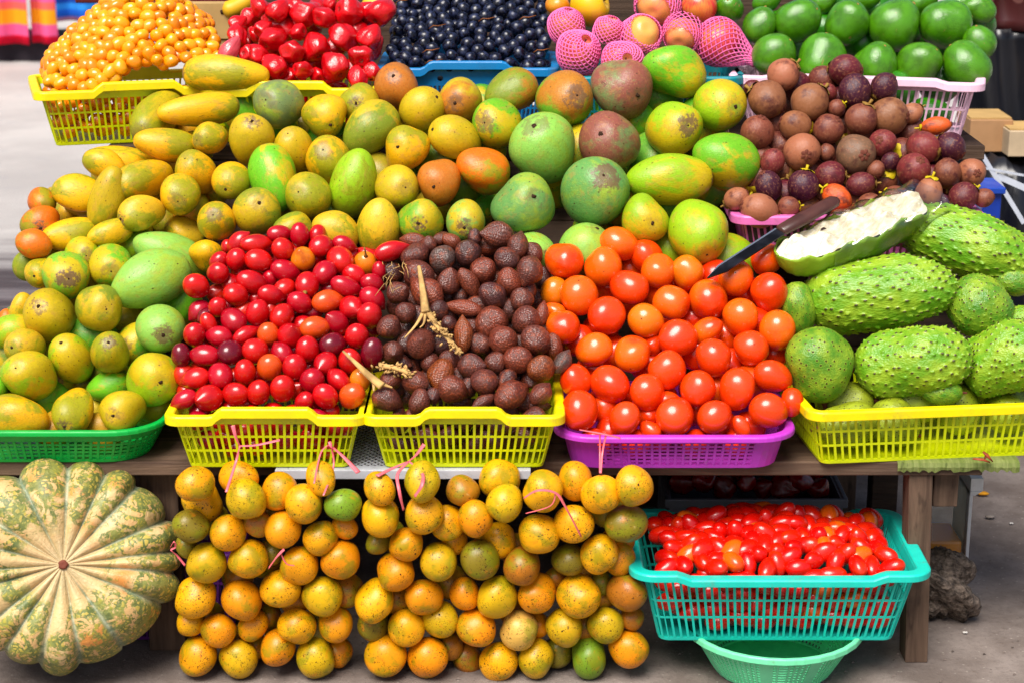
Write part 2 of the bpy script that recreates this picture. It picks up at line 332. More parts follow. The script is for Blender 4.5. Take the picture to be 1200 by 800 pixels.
def build_kit():
    scars = [scar_mesh('stem_scar', .955, r_, MAT['scar'], q_, h_) for r_, q_, h_ in ((.085,4,.03),(.12,5,.024),(.07,3,.034))]
    for k in ('y', 'g', 'b', 'r', 'p'):
        L = []
        for s in range(3):
            L.append((blob('mango_body', ell(11+s, mango_prof, .065), 36, 24, MAT['mango_'+k]), [('stem_scar', scars[s])]))
        KIT['mango_'+k] = L
        KIT['mlong_'+k] = [(blob('mango_body', ell(31+s, long_prof, .05), 36, 24, MAT['mango_'+k]), [('stem_scar', scar_mesh('stem_scar', .99, .12, MAT['scar']))]) for s in range(2)]
    def tom(t):
        z = math.cos(t); return math.sin(t)*(1-.06*z), z + .05*math.exp(-(t/.16)**2)
    KIT['tomato'] = [(blob('tomato_body', ell(51+s, tom, .045), 36, 24, MAT['tomato']), [('stem_scar', scar_mesh('stem_scar', -.985, .06, MAT['scar'], 5, -.02))]) for s in range(3)]
    KIT['tamarillo'] = [(blob('tamarillo_body', ell(61+s, egg_prof(.9), .02), 28, 20, MAT['tamarillo']), []) for s in range(3)]
    st = MB(); st.tube([(0,0,-.98),(.02,0,-1.12),(.1,.02,-1.5),(.25,.05,-1.75)], [.2,.11,.07,.09], 7)
    stm = mesh_from('stem', st.v, st.f, True, MAT['calyx'])
    KIT['tamarillo_stem'] = [(b, [('stem', stm)]) for b, _ in KIT['tamarillo']]
    KIT['cherry'] = [(blob('cherry_body', ell(71+s, lambda t: (math.sin(t), math.cos(t)), .03), 20, 14, MAT['cherry']), []) for s in range(3)]
    KIT['plum'] = [(blob('plum_body', ell(81+s, lambda t: (math.sin(t)**.9, math.cos(t)), .03), 20, 14, MAT['plum']), []) for s in range(3)]
    def pas(t):
        z = math.cos(t); return math.sin(t)*(1-.03*z), z
    ps = MB(); ps.tube([(0,0,.99),(.0,0,1.03)], [.07,.05], 7)
    pb = [blob('passion_body', ell(91+s, pas, .055), 32, 22, MAT['passion']) for s in range(3)]
    KIT['passion'] = [(b, [('stem_scar', scar_mesh('stem_scar', .985, .07, MAT['scar'], 5, .03))]) for b in pb]
    def avo(t):
        z = math.cos(t); return math.sin(t)*(1-.10*z), z - dim(t, .03, .2)
    KIT['avocado'] = [(blob('avocado_body', ell(101+s, avo, .05), 36, 24, MAT['avocado']), [('stem_scar', scar_mesh('stem_scar', .97, .09, MAT['calyx'], 6, .04))]) for s in range(3)]
    def sal(t):
        z = math.cos(t); r = math.sin(t)*(1-.22*max(0, z)**1.3)
        return r, z + .16*math.exp(-(t/.28)**2) - .07*math.exp(-((PI-t)/.3)**2)
    KIT['salak'] = [(blob('salak_body', ell(111+s, sal, .05), 28, 20, MAT['salak']), [('stem_scar', scar_mesh('stem_scar', -.93, .09, MAT['stalk'], 4, -.05))]) for s in range(3)]
    def mst(t):
        z = math.cos(t); return math.sin(t), z*.94
    cal = MB()
    for k in range(4):
        a = k*PI/2; P = []
        for i in range(6):
            t = i/5; q = .05+.52*t; zz = .93+.07*math.sin(t*2.2) - .16*t*t; hw = .34*math.sin(PI*(.18+.75*t))
            P.append([(q*math.cos(a)-w*hw*math.sin(a), q*math.sin(a)+w*hw*math.cos(a), zz+.05*(1-abs(w))) for w in (-1,-.5,0,.5,1)])
        cal.grid(P)
    cal.tube([(0,0,.9),(.02,0,1.1),(.05,.02,1.28)], [.1,.09,.1], 7)
    calm = mesh_from('calyx', cal.v, cal.f, True, MAT['calyx']); calm2 = calm.copy(); calm2.materials.clear(); calm2.materials.append(MAT['calyx_y'])
    ro = MB()
    for k in range(6):
        a = k*PI/3
        P = []
        for i in range(5):
            t = i/4; q = .07+.24*t; hw = .115*math.sin(PI*(.12+.76*t))
            P.append([(q*math.cos(a)-w*hw*math.sin(a), q*math.sin(a)+w*hw*math.cos(a), -math.sqrt(max(0,1-q*q))*.94-.035*(1-w*w)-.004) for w in (-1,-.5,0,.5,1)])
        ro.grid(P)
    rom = mesh_from('rosette', ro.v, ro.f, True, MAT['rosette'])
    KIT['mangosteen'] = [(blob('mangosteen_body', ell(121+s, mst, .03), 32, 22, MAT['mangosteen']), [('calyx', calm if s else calm2), ('rosette', rom)]) for s in range(2)]
    def apl(t):
        z = math.cos(t); return math.sin(t)*(1+.05*z), z*.92 - dim(t, .25, .33) + dim(PI-t, .12, .3)
    ast = MB(); ast.tube([(0,0,.6),(.02,.01,.8),(.07,.02,.95)], [.035,.03,.04], 6)
    astm = mesh_from('stem', ast.v, ast.f, True, MAT['scar'])
    KIT['apple'] = [(blob('apple_body', ell(131+s, apl, .03), 32, 24, MAT['apple']), [('stem', astm)]) for s in range(2)]
    def wax(t):
        z = math.cos(t); r = math.sin(t)**.85*(1-.52*max(0, z)**1.1)*(1+.08*max(0,-z))
        return r, z*1.0 + dim(PI-t, .22, .42)
    def lob(k, am):
        return lambda t, p: 1 + am*math.cos(k*p+.4)*math.sin(t)*(.5+.5*max(0, -math.cos(t))) + .025*math.cos(9*p+t*2)*math.sin(t) + .02*math.sin(14*p+t*5)*math.sin(t)
    wst = scar_mesh('blossom_end', -.79, .16, MAT['rosette'], 5, .03)
    KIT['wax'] = [(blob('wax_apple_body', ell(141+s, wax, .09, sq=lob(4 if s != 1 else 5, .14)), 40, 26, MAT['wax']), [('blossom_end', wst)]) for s in range(3)]
build_kit()

# soursop: spiny surface, spike amount kept per vertex for the dark spine tips
def soursop_mesh(seed, nsp, h, waist=0.0, egg=.0, nseg=200, nring=150):
    w = wob(seed, .05); rr = random.Random(seed)
    fib = []
    for i in range(nsp):
        z = 1-2*(i+.5)/nsp; q = i*2.399963+rr.uniform(-.15,.15); r = math.sqrt(1-z*z); fib.append((r*math.cos(q), r*math.sin(q), z))
    F = np.array(fib); sp = math.sqrt(4*PI/nsp); V = []; A = []
    def fn(t, p):
        u = np.array((math.sin(t)*math.cos(p), math.sin(t)*math.sin(p), math.cos(t)))
        dd = np.sqrt(((F-u)**2).sum(1)); i = int(dd.argmin()); d = dd[i]/sp
        z = u[2]; r = math.sin(t)**.9*(1-waist*math.exp(-((z-.15)/.35)**2)-egg*z)
        k = w(u[0]*1.2, u[1]*1.2, z*1.6)
        b = max(0, 1-d/.6); s_ = .35*b*b + .65*max(0, 1-d/.2)
        x, y, zz = r*math.cos(p)*k, r*math.sin(p)*k, z
        hh = h*(.6+.7*((i*7919)%13)/13)
        A.append(max(0, 1-d/.26)*1.15 if (i % 4) else 0.0)
        return (x+u[0]*hh*s_, y+u[1]*hh*s_, zz+u[2]*hh*s_*.6 - .06*dim(t,1,.2) - hh*s_*.25)
    me = blob('soursop_body', fn, nseg, nring, MAT['soursop'])
    at = me.attributes.new('spike', 'FLOAT', 'POINT')
    for i, a in enumerate(A[:len(me.vertices)]): at.data[i].value = a
    return me
def soursop_stem():
    s = MB(); s.tube([(0,0,.9),(0,.01,1.02),(.03,.02,1.12),(.05,.03,1.2)], [.14,.1,.07,.08], 8); return mesh_from('stem', s.v, s.f, True, MAT['rosette'])
_st = soursop_stem()
KIT['soursop'] = [(soursop_mesh(5, 330, .085, .08, -.05), [('stem', _st)])]
KIT['soursop_waist'] = [(soursop_mesh(6, 350, .085, .12, -.14), [('stem', _st)])]
KIT['soursop_smooth'] = [(soursop_mesh(9, 300, .018, .0, .10), [('stem', _st)])]
KIT['soursop_round'] = [(soursop_mesh(8, 340, .05, .0, .05), [('stem', _st)])]

# ------------------------------------------------------------------ heaps
TINT = {'Y':(240,192,26,'yellow'), 'y':(224,190,48,'pale yellow'), 'V':(192,172,34,'olive yellow'), 'O':(228,130,22,'orange'), 'G':(126,178,58,'green'),
 'B':(114,160,92,'bluish green'), 'P':(154,198,98,'pale green'), 'L':(160,192,36,'lime green'), 'U':(134,146,44,'olive green'), 'N':(150,106,62,'brown'),
 'M':(122,140,92,'grey green'), 'E':(122,184,44,'bright green'), 'K':(96,122,60,'dark green')}
PLACED = []     # (pos, radius)
def plur(c): return {'mango':'mangoes','tomato':'tomatoes'}.get(c, c+'s')
ORD = ['','first','second','third','fourth','fifth','sixth','seventh','eighth','ninth','tenth','eleventh','twelfth','thirteenth','fourteenth','fifteenth','sixteenth']
CNT = {}
def basis(p):
    v = (CAM-p).normalized(); r = v.cross(Vector((0,0,1))).normalized()*-1; u = v.cross(r).normalized()
    if u.z < 0: u = -u
    if r.x < 0: r = -r
    return v, r, u
def spawn(kind, name, p, axis, sx, sz, color, roll=None, sy=None):
    kit = KIT[kind]; k = CNT.get(kind, 0); CNT[kind] = k+1
    body, kids = kit[(k*7+int(abs(p.x)*1000)) % len(kit)]
    o = bpy.data.objects.new(name, body); COL.objects.link(o)
    q = Vector((0,0,1)).rotation_difference(axis.normalized()).to_matrix().to_4x4() @ Matrix.Rotation(random.uniform(0, 6.28) if roll is None else roll, 4, 'Z')
    o.matrix_world = Matrix.Translation(p) @ q @ Matrix.Diagonal((sx, sy or sx*random.uniform(.91,1.0), sz, 1))
    o.color = color
    for nm, me in kids:
        c = bpy.data.objects.new(nm, me); COL.objects.link(c); c.parent = o
    return o
def jit(c, a=.07):
    k = 1+random.uniform(-a, a); return (c[0]*k*(1+random.uniform(-a,a)*.5), c[1]*k*(1+random.uniform(-a,a)*.5), c[2]*k, 1)
def parse(txt):
    E = []
    for ln in txt.strip().splitlines():
        for it in ln.split(';'):
            w = it.split()
            if not w: continue
            e = dict(x=float(w[0]), y=float(w[1]), a=float(w[2]), b=float(w[3]), c=w[4] if len(w) > 4 else '.', l=0, s=None, g=None, k=None, t=None)
            for o in w[5:]:
                key, val = o.split('=')
                if key in 'srt' and ',' in val: e[key] = tuple(float(q) for q in val.split(','))
                elif key == 'k': e['k'] = val
                elif key == 'w': e['w'] = val.replace('_', ' ')
                else: e[key] = float(val)
            E.append(e)
    return E
def solve_depth(p_s, d, r, tol=.88):
    """push a fruit back along its ray until it no longer sinks into one already lying there"""
    s = p_s
    for _ in range(12):
        moved = False; P = CAM + d*s
        for q, rq in NEAR(P, r):
            R = (r+rq)*tol; w = P-q
            if w.length < R-1e-5:
                dn = d.normalized(); along = w.dot(dn); lat2 = max(0, w.length_squared-along*along)
                s += (math.sqrt(max(0, R*R-lat2))-along)/d.length + 1e-4; P = CAM+d*s; moved = True
        if not moved: break
    return s
def NEAR(P, r):
    return [(q, rq) for q, rq in PLACED if abs(q.x-P.x) < r+rq and abs(q.z-P.z) < r+rq and abs(q.y-P.y) < r+rq]
def rows_of(E):
    if not E: return
    h = float(np.median([2*min(e['a'], e['b']) for e in E]))*.95; y0 = min(e['y'] for e in E)
    R = {}
    for e in E: R.setdefault(int((e['y']-y0)/h), []).append(e)
    for n, k in enumerate(sorted(R)):
        for m, e in enumerate(sorted(R[k], key=lambda e: e['x'])): e['row'], e['col'] = n+1, m+1
        R[k][0]['rown'] = len(R[k])
def heap(E, plane, kindfn, name, noun, cat, place, ratio, colfn, wordfn, axisfn=None, maxpush=None, group=None, order=None, under=1.0):
    rows_of(E); out = []
    for e in E: e['s0'] = slope_s(e['x'], e['y'], plane(e) if callable(plane) else plane)
    if under > 1:
        for e in E:
            if e['l'] >= .5: e['a'] *= under; e['b'] *= under; e['l'] = 1.1
    E.sort(key=order or (lambda e: (e['l'], e['s0'])))
    for e in E:
        d = ray(e['x'], e['y']); a, b = e['a'], e['b']; g = e['g']
        if a < b: a, b = b, a; g = (90.0 if g is None else g)
        s = e['s0']; r = .94*math.sqrt(a*b)*s/FPX
        s += e['l']*r*1.1
        s = solve_depth(s, d, r); P = CAM+d*s; r = .94*math.sqrt(a*b)*s/FPX
        PLACED.append((P, r)); e['P'] = P
        v, rt, up = basis(P); L = max(ratio*b, a*1.02); k = s/FPX
        if e['s'] is not None:
            dx, dy = e['s'][0]-e['x'], e['s'][1]-e['y']; off = math.hypot(dx, dy); sn = min(.98, off/(L*.97)); cs = math.sqrt(1-sn*sn)
            ang = math.atan2(dy, dx)
        else:
            ang = math.radians(g) if g is not None else random.uniform(0, 2*PI)
            den = L*L-b*b; sn = math.sqrt(min(1, max(0, (a*a-b*b)/den))) if den > 1e-6 else .5
            sn = max(sn, .25); cs = math.sqrt(max(0, 1-sn*sn))*random.choice((-1, -1, 1) if g is None else (-.999, -.999))
        ax = (rt*math.cos(ang) - up*math.sin(ang))*sn + v*cs
        if axisfn: ax = axisfn(e, ax, v, rt, up)
        kind = kindfn(e)
        o = spawn(kind, name, P, ax, b*k, L*k, colfn(e))
        rw, cl = ORD[min(16, e['row'])], ORD[min(16, e['col'])]
        cov = 'covered ' if e['l'] > 0 else ''
        tag(o, f"{cov}{wordfn(e)} {noun}, {cl} from left in {rw} row of {place}", cat, group or f"{plur(cat)} in {place}")
        e['o'] = o; out.append(o)
    return out
def fill_gaps(E, plane, kind, name, noun, cat, place, r_px, ratio, colfn, n, deep=1.5, group=None, seed=1, edge=.8):
    """more of the same fruit lying in the second layer, seen only through the gaps"""
    rr = random.Random(seed); xs = [e['x'] for e in E]; ys = [e['y'] for e in E]; got = []
    for _ in range(4000):
        if len(got) >= n: break
        x, y = rr.uniform(min(xs), max(xs)), rr.uniform(min(ys), max(ys))
        near = sum(1 for e in E if math.hypot(e['x']-x, e['y']-y) < 3.2*r_px)
        quad = {(e['x'] > x, e['y'] > y) for e in E if math.hypot(e['x']-x, e['y']-y) < 3.4*r_px}
        if len(quad) < 4: continue
        if min(math.hypot((e['x']-x)/e['a'], (e['y']-y)/e['b']) for e in E) < edge: continue
        if any(math.hypot(x-q[0], y-q[1]) < 1.25*r_px for q in got): continue
        got.append((x, y))
    for x, y in got:
        pl = plane({'x':x,'y':y}) if callable(plane) else plane
        d = ray(x, y); s = slope_s(x, y, pl); r = r_px*s/FPX; s += deep*r; s = solve_depth(s, d, r, .86); r = r_px*s/FPX; P = CAM+d*s
        PLACED.append((P, r))
        ax = Vector((rr.uniform(-1,1), rr.uniform(-1,1), rr.uniform(-1,1)))
        o = spawn(kind, name, P, ax, r, r*ratio, colfn({'c':'.', 'x':x, 'y':y}))
        tag(o, f"{noun} lying deep in a gap of {place}", cat, group or f"{plur(cat)} in {place}")
# ------------------------------------------------------------------ slopes of the display (Y0, z0, rise)
MAIN = (-.06, .44, .67); FRONT = (-.02, .452, .85); LEFTP = (0.0, .42, .80); TOMP = (-.01, .425, .85); SOURP = (.03, .455, .80)
def tcol(e): return jit(S(*TINT[e['c']][:3]))
def tword(e): return TINT[e['c']][3]
# mangoes: x y a b tint [s=stem point] [g=axis] [k=kind] [l=layer]
MANGO_TOPLEFT = parse('''
265 87 47 21 Y g=183 k=long_y;232 129 45 19 Y g=-5 k=long_y;193 169 34 20 Y g=8 k=long_y;187 133 43 18 V s=165,155 k=long_y l=0.6;247 162 22 18 Y s=231,164
231 203 29 23 Y s=218,186;168 211 39 23 Y s=137,221 k=long_y;122 192 24 17 Y g=200;142 190 30 15 Y g=10 k=long_y l=0.5;92 227 30 21 Y g=190;100 237 25 17 Y g=190 l=0.4
126 231 35 20 V g=110 k=long_y;166 251 28 20 y s=141,256;211 228 27 23 Y s=208,236;271 212 23 22 Y s=264,222;254 259 28 22 Y s=250,252;215 274 23 19 y g=200
48 236 22 16 O s=52,243;48 264 22 22 O s=47,268;40 286 20 17 O g=200 l=0.4;82 275 31 19 Y g=-8 k=long_y;129 273 26 15 Y g=-15 l=0.4;50 319 24 18 Y s=40,323;30 312 11 13 U l=0.8
80 252 14 11 Y l=0.8;242 299 14 15 Y l=0.7''')
MANGO_LEFT = parse('''
97 298 25 20 L s=101,300 k=g;77 323 29 27 G s=80,327 k=g;130 311 25 25 E s=130,318 k=g;176 329 47 32 P g=-20 k=p;200 301 45 27 P g=28 k=p l=0.4;158 288 19 15 L k=g l=0.5
115 361 29 27 U s=124,363 k=g;61 371 37 28 V s=46,358 k=g;187 386 31 28 P s=191,393 k=p;214 357 25 28 E k=g l=0.3;130 415 33 22 V s=128,401 k=y;83 422 36 25 L s=73,401 k=g
178 441 35 30 L s=188,448 k=g;36 441 39 28 L s=20,430 k=g;85 481 32 24 Y s=74,499 k=y;144 482 31 25 V s=132,486 k=g;20 488 35 26 Y g=200 k=y;30 405 29 21 y s=14,406 k=y
12 389 24 20 L k=g;-6 456 15 15 E k=g;27 363 11 15 y k=y l=0.5;127 453 19 14 E k=g l=0.6;181 478 16 13 V k=y l=0.6;8 378 9 12 O k=y l=0.8''')
MANGO_MID = parse('''
328 122 29 28 M s=312,117 k=p;380 135 32 25 Y s=387,147 k=y;296 165 36 26 V s=296,142 k=g;283 132 27 19 E g=80 k=g l=0.5;344 178 31 23 V s=338,157 k=g;321 209 39 27 E g=-100 k=g
385 189 27 26 Y s=379,176 k=y;422 123 26 24 V s=417,121 k=y;467 104 29 26 N s=461,89 k=b;434 151 35 27 U g=-45 k=g;493 128 28 25 V s=512,114 k=g;539 116 28 26 V s=533,121 k=b
600 108 31 24 U g=-20 k=b;583 146 30 28 E s=568,144 k=g;477 173 27 26 Y s=466,172 k=y;534 163 33 25 V s=507,152 k=g;566 200 31 26 O g=30 k=y;514 212 27 26 O s=508,219 k=b
465 220 26 25 V s=475,220 k=g;414 215 39 27 L g=105 k=y;362 231 27 26 V s=350,225 k=y;301 247 28 27 U s=304,238 k=g;343 269 23 21 U k=g;393 271 27 23 y k=y;444 266 32 25 y g=95 k=y
494 257 26 25 G s=490,262 k=g;547 259 29 24 P s=544,267 k=g;622 299 28 26 P k=p l=0.4''')
MANGO_RIGHT = parse('''
613 239 40 35 B s=626,230 k=p;638 176 42 39 P s=626,148 k=p;661 118 39 32 G s=676,112 k=b;729 102 37 34 M s=748,112 k=r;716 168 39 35 M s=704,157 k=r;698 226 45 39 B s=707,206 k=p
790 85 37 31 E g=20 k=g;788 151 35 31 L s=806,147 k=g;842 125 34 30 L s=862,125 k=g;784 210 48 29 L g=-4 k=g;850 188 39 32 E g=20 k=g;755 258 31 28 L s=765,262 k=g;817 270 39 34 L s=829,298 k=g
685 296 33 30 P k=p l=0.4;846 308 25 21 L k=g l=0.5;782 296 18 21 L k=g l=0.7;749 142 13 15 E k=g l=0.7''')
TOMATO = parse('''
661 306 22.5 22.5 O;707 312 23 23 O;726 286 24 20 O g=20;758 301 22 19 R l=0.5;772 318 21 20 O;805 320 19 21 A l=0.2;737 337 24 22 R g=200;678 347 23 24 O;650 344 17 20 A l=0.6
711 370 23 22 R;757 376 22 22 A;787 355 22 21 O;830 351 24 23 O s=836,361;862 326 23 23 O;898 304 20 19 O l=0.2;902 342 23 22 R;868 372 22 23 O;911 388 22 25 O;829 388 20 16 O l=0.3
880 408 22 22 R;836 419 22.5 23 R;906 441 24 20 R g=20;864 456 22.5 25.5 R;818 455 22 21 R;838 488 22 20 R;901 481 24 22 R;928 471 14 17 R l=0.5;660 383 21 21 O;649 366 15 12 O l=0.7
696 410 22.5 21 O;741 414 23 22 O;794 396 24 22 R;674 445 20 18.5 R;715 450 24 23 R;782 434 22.5 23.5 R;758 460 21 22 R;679 481 24.5 23 R;732 491 22 19 R;791 487 24 22.5 R
783 470 16 12 R l=0.6;762 503 14 10 R l=0.6;869 500 15 10 R l=0.6;708 480 16 18 R l=0.7;760 487 14 14 R l=0.7;766 404 14 14 R l=0.7''')
TAMA = parse('''
231 336 15 13.5 o g=35;255 321 12 12 R;256 308 12 10 R l=0.3;277 305 11.5 12 R;266 290 7 8 R l=0.4;280 284 14 11 R;301 286 16.5 10.5 o g=0;304 306 15 12.5 o g=20;328 274 13 9.5 C g=0;332 293 13 12.5 o
335 318 16 12 C g=20;281 320 11 9 o l=0.3;296 331 17 12.5 R g=20;316 328 9 10 C l=0.5;335 338 12 11 o;277 346 13.5 13 o;318 346 14 11 R g=15;351 276 13 11 C g=90;372 276 11 10 R;377 288 13 12 R
404 287 13 10 C g=20;398 304 15 14.5 o g=-120;411 298 9 9 R l=0.6;355 303 13 13 A;381 319 13.5 13.5 C;360 333 13.5 13.5 R k=stem g=-75;416 324 14 12 R g=40;406 336 16.5 12 C g=20;428 310 13 13 A k=stem g=95
429 298 12 8 R l=0.3;459 294 18 11 R g=-15;444 319 8 11 C l=0.4;437 333 13 11 C g=25;437 351 15 13 C g=40;384 353 16 12.5 O g=-10;352 355 14 12 C g=30;412 361 13 13 R
255 361 10.5 11 R;240 370 9 8 D l=0.3;273 375 14.5 13.5 C;302 368 13.5 14.5 R;331 370 13.5 13.5 o;245 381 13 9 o l=0.2;228 393 13 12.5 R;256 394 14 11.5 C g=190;288 392 14 9.5 R g=-25;314 393 12 13 O;339 393 13.5 13.5 R
212 417 11 13 D;239 416 16 12 C g=185;271 413 14 14 D;300 411 14 14 o;330 413 12.5 11 C;316 431 14.5 14 O;370 384 16 12.5 O g=-5;394 378 13.5 12.5 C;433 371 14 14.5 R;418 395 13 13.5 R;391 404 14.5 13.5 D;360 410 13.5 14 R
345 431 13.5 14 R;436 415 17 12.5 D g=95;381 426 13 13 R;410 424 13 14 o;228 443 15 12 o g=165;258 439 14 14 C;287 437 13 14 o;215 468 14 11 C g=155;244 466 15 14.5 o;275 461 14 13 o;303 460 13 13 o
331 456 14 14.5 o;366 447 13.5 14 C;396 444 13.5 11.5 R;356 470 11 10 R;382 465 14.5 13.5 R;412 464 14.5 13.5 O;422 446 11 13 A l=0.3''')
TAMT = {'R':(206,24,34,'red'),'C':(186,16,46,'crimson'),'o':(212,36,28,'orange red'),'O':(234,104,34,'orange'),'A':(238,150,36,'orange yellow'),'D':(110,12,38,'dark crimson')}
SALAK = parse('''
487 298 16.5 13 .;485 282 14 9 r l=0.3;503 287 10 9 . l=0.5;519 303 15 15 g;548 298 15 16 d;530 284 12 9 r l=0.4;516 281 8 7 . l=0.6;460 303 12 11 .;458 321 13 14 d;490 321 18 16 .;467 343 13 12.5 .
500 343 20 16 r;526 330 15 14 .;550 332 18 11 r g=60;571 290 12 10 r l=0.3;566 319 16 15 r;583 276 18 15 .;556 279 10 8 d l=0.4;594 305 14.5 14 d;607 288 15 12 .;625 297 13 11 . g=60 l=0.3;620 318 17 15 .
636 328 15 10 d g=80 l=0.3;596 331 14 16 r;578 347 17 15 d;611 352 13 14 .;456 384 13.5 14 .;460 412 12.5 12.5 .;475 367 12 12.5 .;493 403 17 17 .;514 364 11 11 d;543 361 19 10 r g=190;543 392 19 11 b g=-92
526 379 9 9 d l=0.5;527 421 12 11 . l=0.3;504 425 11 11 . l=0.4;552 429 15.5 14 .;563 404 14 12 . l=0.3;575 379 19 18 r;589 399 17 16.5 r;617 375 16 16 .;635 368 13 8 r g=-80 l=0.2;628 399 17.5 17.5 .;649 408 16 11 r l=0.2 g=80
659 424 14 10 g g=-60 l=0.2;608 421 17 16 r;634 431 16 15.5 b g=-30;580 425 13 12 . l=0.4;454 468 17 14 .;458 445 12.5 11.5 .;486 448 15 14 .;491 471 15 12 .;517 438 17.5 15 b;531 456 17 15.5 r;568 448 15.5 15.5 .
507 464 10 10 d l=0.5;566 470 13 8 . l=0.4;467 481 12 7 . l=0.4;549 454 10 12 d l=0.5;599 462 19.5 16.5 r;634 461 14 12 . g=-50;632 475 12 8 . l=0.3;594 444 12 10 d l=0.5;540 345 12 10 d l=0.7;470 425 12 11 d l=0.7''')
SALT = {'.':(112,64,52,'dark brown'),'r':(140,74,50,'reddish brown'),'d':(86,52,48,'nearly black'),'g':(98,82,76,'greyish brown'),'b':(146,82,38,'golden brown')}
MSTEEN = parse('''
918 88 20.5 19.5 t;991 83 21 20 m;1002 107 22 19 p;1036 102 18 16 p;882 104 11 11 m l=0.4;899 117 24 22 n;949 120 24 22 n;970 108 11 12 r l=0.5;1009 140 20 19 b;1042 136 23 24 n;1068 133 12 15 t l=0.4;980 127 11 11 b l=0.5
932 147 20 18 n;887 155 20 21 b;971 152 19 18 b;940 178 23 22 t r=945,182;1003 181 25 24 g r=1013,182;1035 168 17 18 r r=1030,164;969 179 10 11 b l=0.5;905 190 17 14 r;901 218 20 16 p;941 218 19.5 19.5 p;973 206 19 18 m
1009 216 18 15 m;1026 199 11 11 b l=0.5;1043 190 13 11 p l=0.5;1082 173 21 19 r;1114 173 18 19 p;1097 148 19 11 o l=0.4;1071 200 23.5 19.5 r r=1077,189;1110 203 18 17 b;1138 203 22 17 t r=1144,203 g=80;1088 227 20 17 t
1105 240 18 12 p l=0.2;1129 231 19 17 m;1153 232 11 13 b l=0.4;863 233 16 14 t;890 247 24 20 t;924 243 13 14 b;946 242 17 14 n l=0.2;981 232 20 15 o;1075 246 14 13 o l=0.5;1020 240 16 14 b l=0.5;1050 232 16 15 b l=0.5''')
MSTT = {'t':(168,114,86,'tan'),'n':(144,100,70,'rough tan brown'),'b':(130,80,62,'reddish brown'),'m':(100,40,48,'maroon'),'p':(66,24,44,'dark purple'),'r':(126,58,58,'red'),'g':(120,92,72,'grey brown'),'o':(216,104,40,'orange brown')}
PASS = parse('''
229 567 24 21 o;237 588 25 24 Y;280 559 24 20 o;289 584 24 24 L;327 575 22 23 o;356 590 24 25 Y;376 560 22 17 Y l=0.3;224 616 22 20 D;267 624 21.5 21 o;302 613 17 16 N l=0.6;332 620 22 21 o;376 630 21 21 Y;242 659 23.5 25 L
291 654 23.5 24 Y;351 662 22.5 24 o;399 655 23 24 O;229 700 26 23 Y;283 703 25 24 O;329 689 24 24 Y;378 698 24 25 L;256 738 20.5 21 O;223 729 17 16 Y l=0.5;297 733 20 17 o l=0.5;348 733 22 22 Y;318 646 16 15 D l=0.8;232 768 23 24 o
280 771 22.5 24 L;325 758 21.5 22.5 O;370 770 23 25 L;393 730 22.5 20.5 o l=0.3;397 764 16 18 O l=0.5;407 691 20 20 N l=0.7;404 617 16 14 O l=0.7;402 591 23 19 G g=-10;219 640 15 13 D l=0.8;315 722 16 17 N l=0.9;300 757 14 15 O l=0.9
445 572 21 19 Y;445 605 25 24 Y;495 564 25 21 L;497 602 24 23 Y;524 612 20 21 Y l=0.4;476 637 21 20.5 o;464 669 23.5 23.5 O;514 658 23.5 24 L;533 634 15 16 o l=0.7;439 703 27 23 Y;497 699 23.5 21 O;476 735 21 22 Y;437 732 20 18 D l=0.7
516 725 22 22 L l=0.4;452 767 24 25 o;501 770 23.5 25 O;443 635 16 14 D l=0.8;528 757 15 17 N l=0.7
586 562 25 24 Y;592 589 22.5 22.5 L;557 607 20 23 O;636 575 24 24 Y;585 633 21 21 Y;632 625 26 25 Y;562 655 23 24 D;612 663 23 23 N;582 699 24.5 26 L;545 695 18 20 O l=0.5;629 695 24 23 O l=0.2;558 735 24 23 O;608 738 23 23 y;584 775 22 24 Y
548 770 18 19 N l=0.5;628 771 22 23.5 L;630 732 14 15 O l=0.8;570 632 14 14 o l=0.9
675 563 22 24 o;704 579 23 24 Y;742 569 24 24 Y;672 613 24 23 Y;734 613 25.5 22.5 D;702 649 22 24 Y;726 655 19 20 O l=0.5;667 655 20 20 D l=0.6;678 697 26.5 25.5 Y;734 694 25 23 N;662 734 23 23 V;710 732 21.5 22.5 V;737 759 23.5 24 O;690 770 21 25 G
741 724 15 14 N l=0.7;654 763 19 18 D l=0.6;704 682 14 16 D l=0.8;650 678 13 14 N l=0.8''')
PAST = {'Y':(244,186,26,'yellow'),'y':(244,200,110,'pale yellow'),'o':(242,174,22,'golden'),'O':(244,166,24,'orange'),'L':(220,184,32,'greenish yellow'),'V':(206,174,32,'olive yellow'),'D':(134,120,38,'dull olive'),'N':(180,122,40,'brownish'),'G':(130,156,50,'half green'),}
AVO = parse('''934 24 28 26 .;993 27 25 25 .;1049 28 30 29 .;1108 28 28 28 .;891 30 20 22 . l=0.2;907 64 25 24 .;963 70 29 28 .;1025 77 26 26 .;1077 76 25.5 26 .;1133 77 28 28 .;1147 50 19 20 . l=0.3;1147 12 15 20 . l=0.4
855 10 19 17 . l=0.3;900 -2 20 14 . l=0.6;1080 2 20 14 . l=0.7;1126 4 16 16 . l=0.7;1012 1 20 12 . l=0.7;965 2 18 12 . l=0.8''')
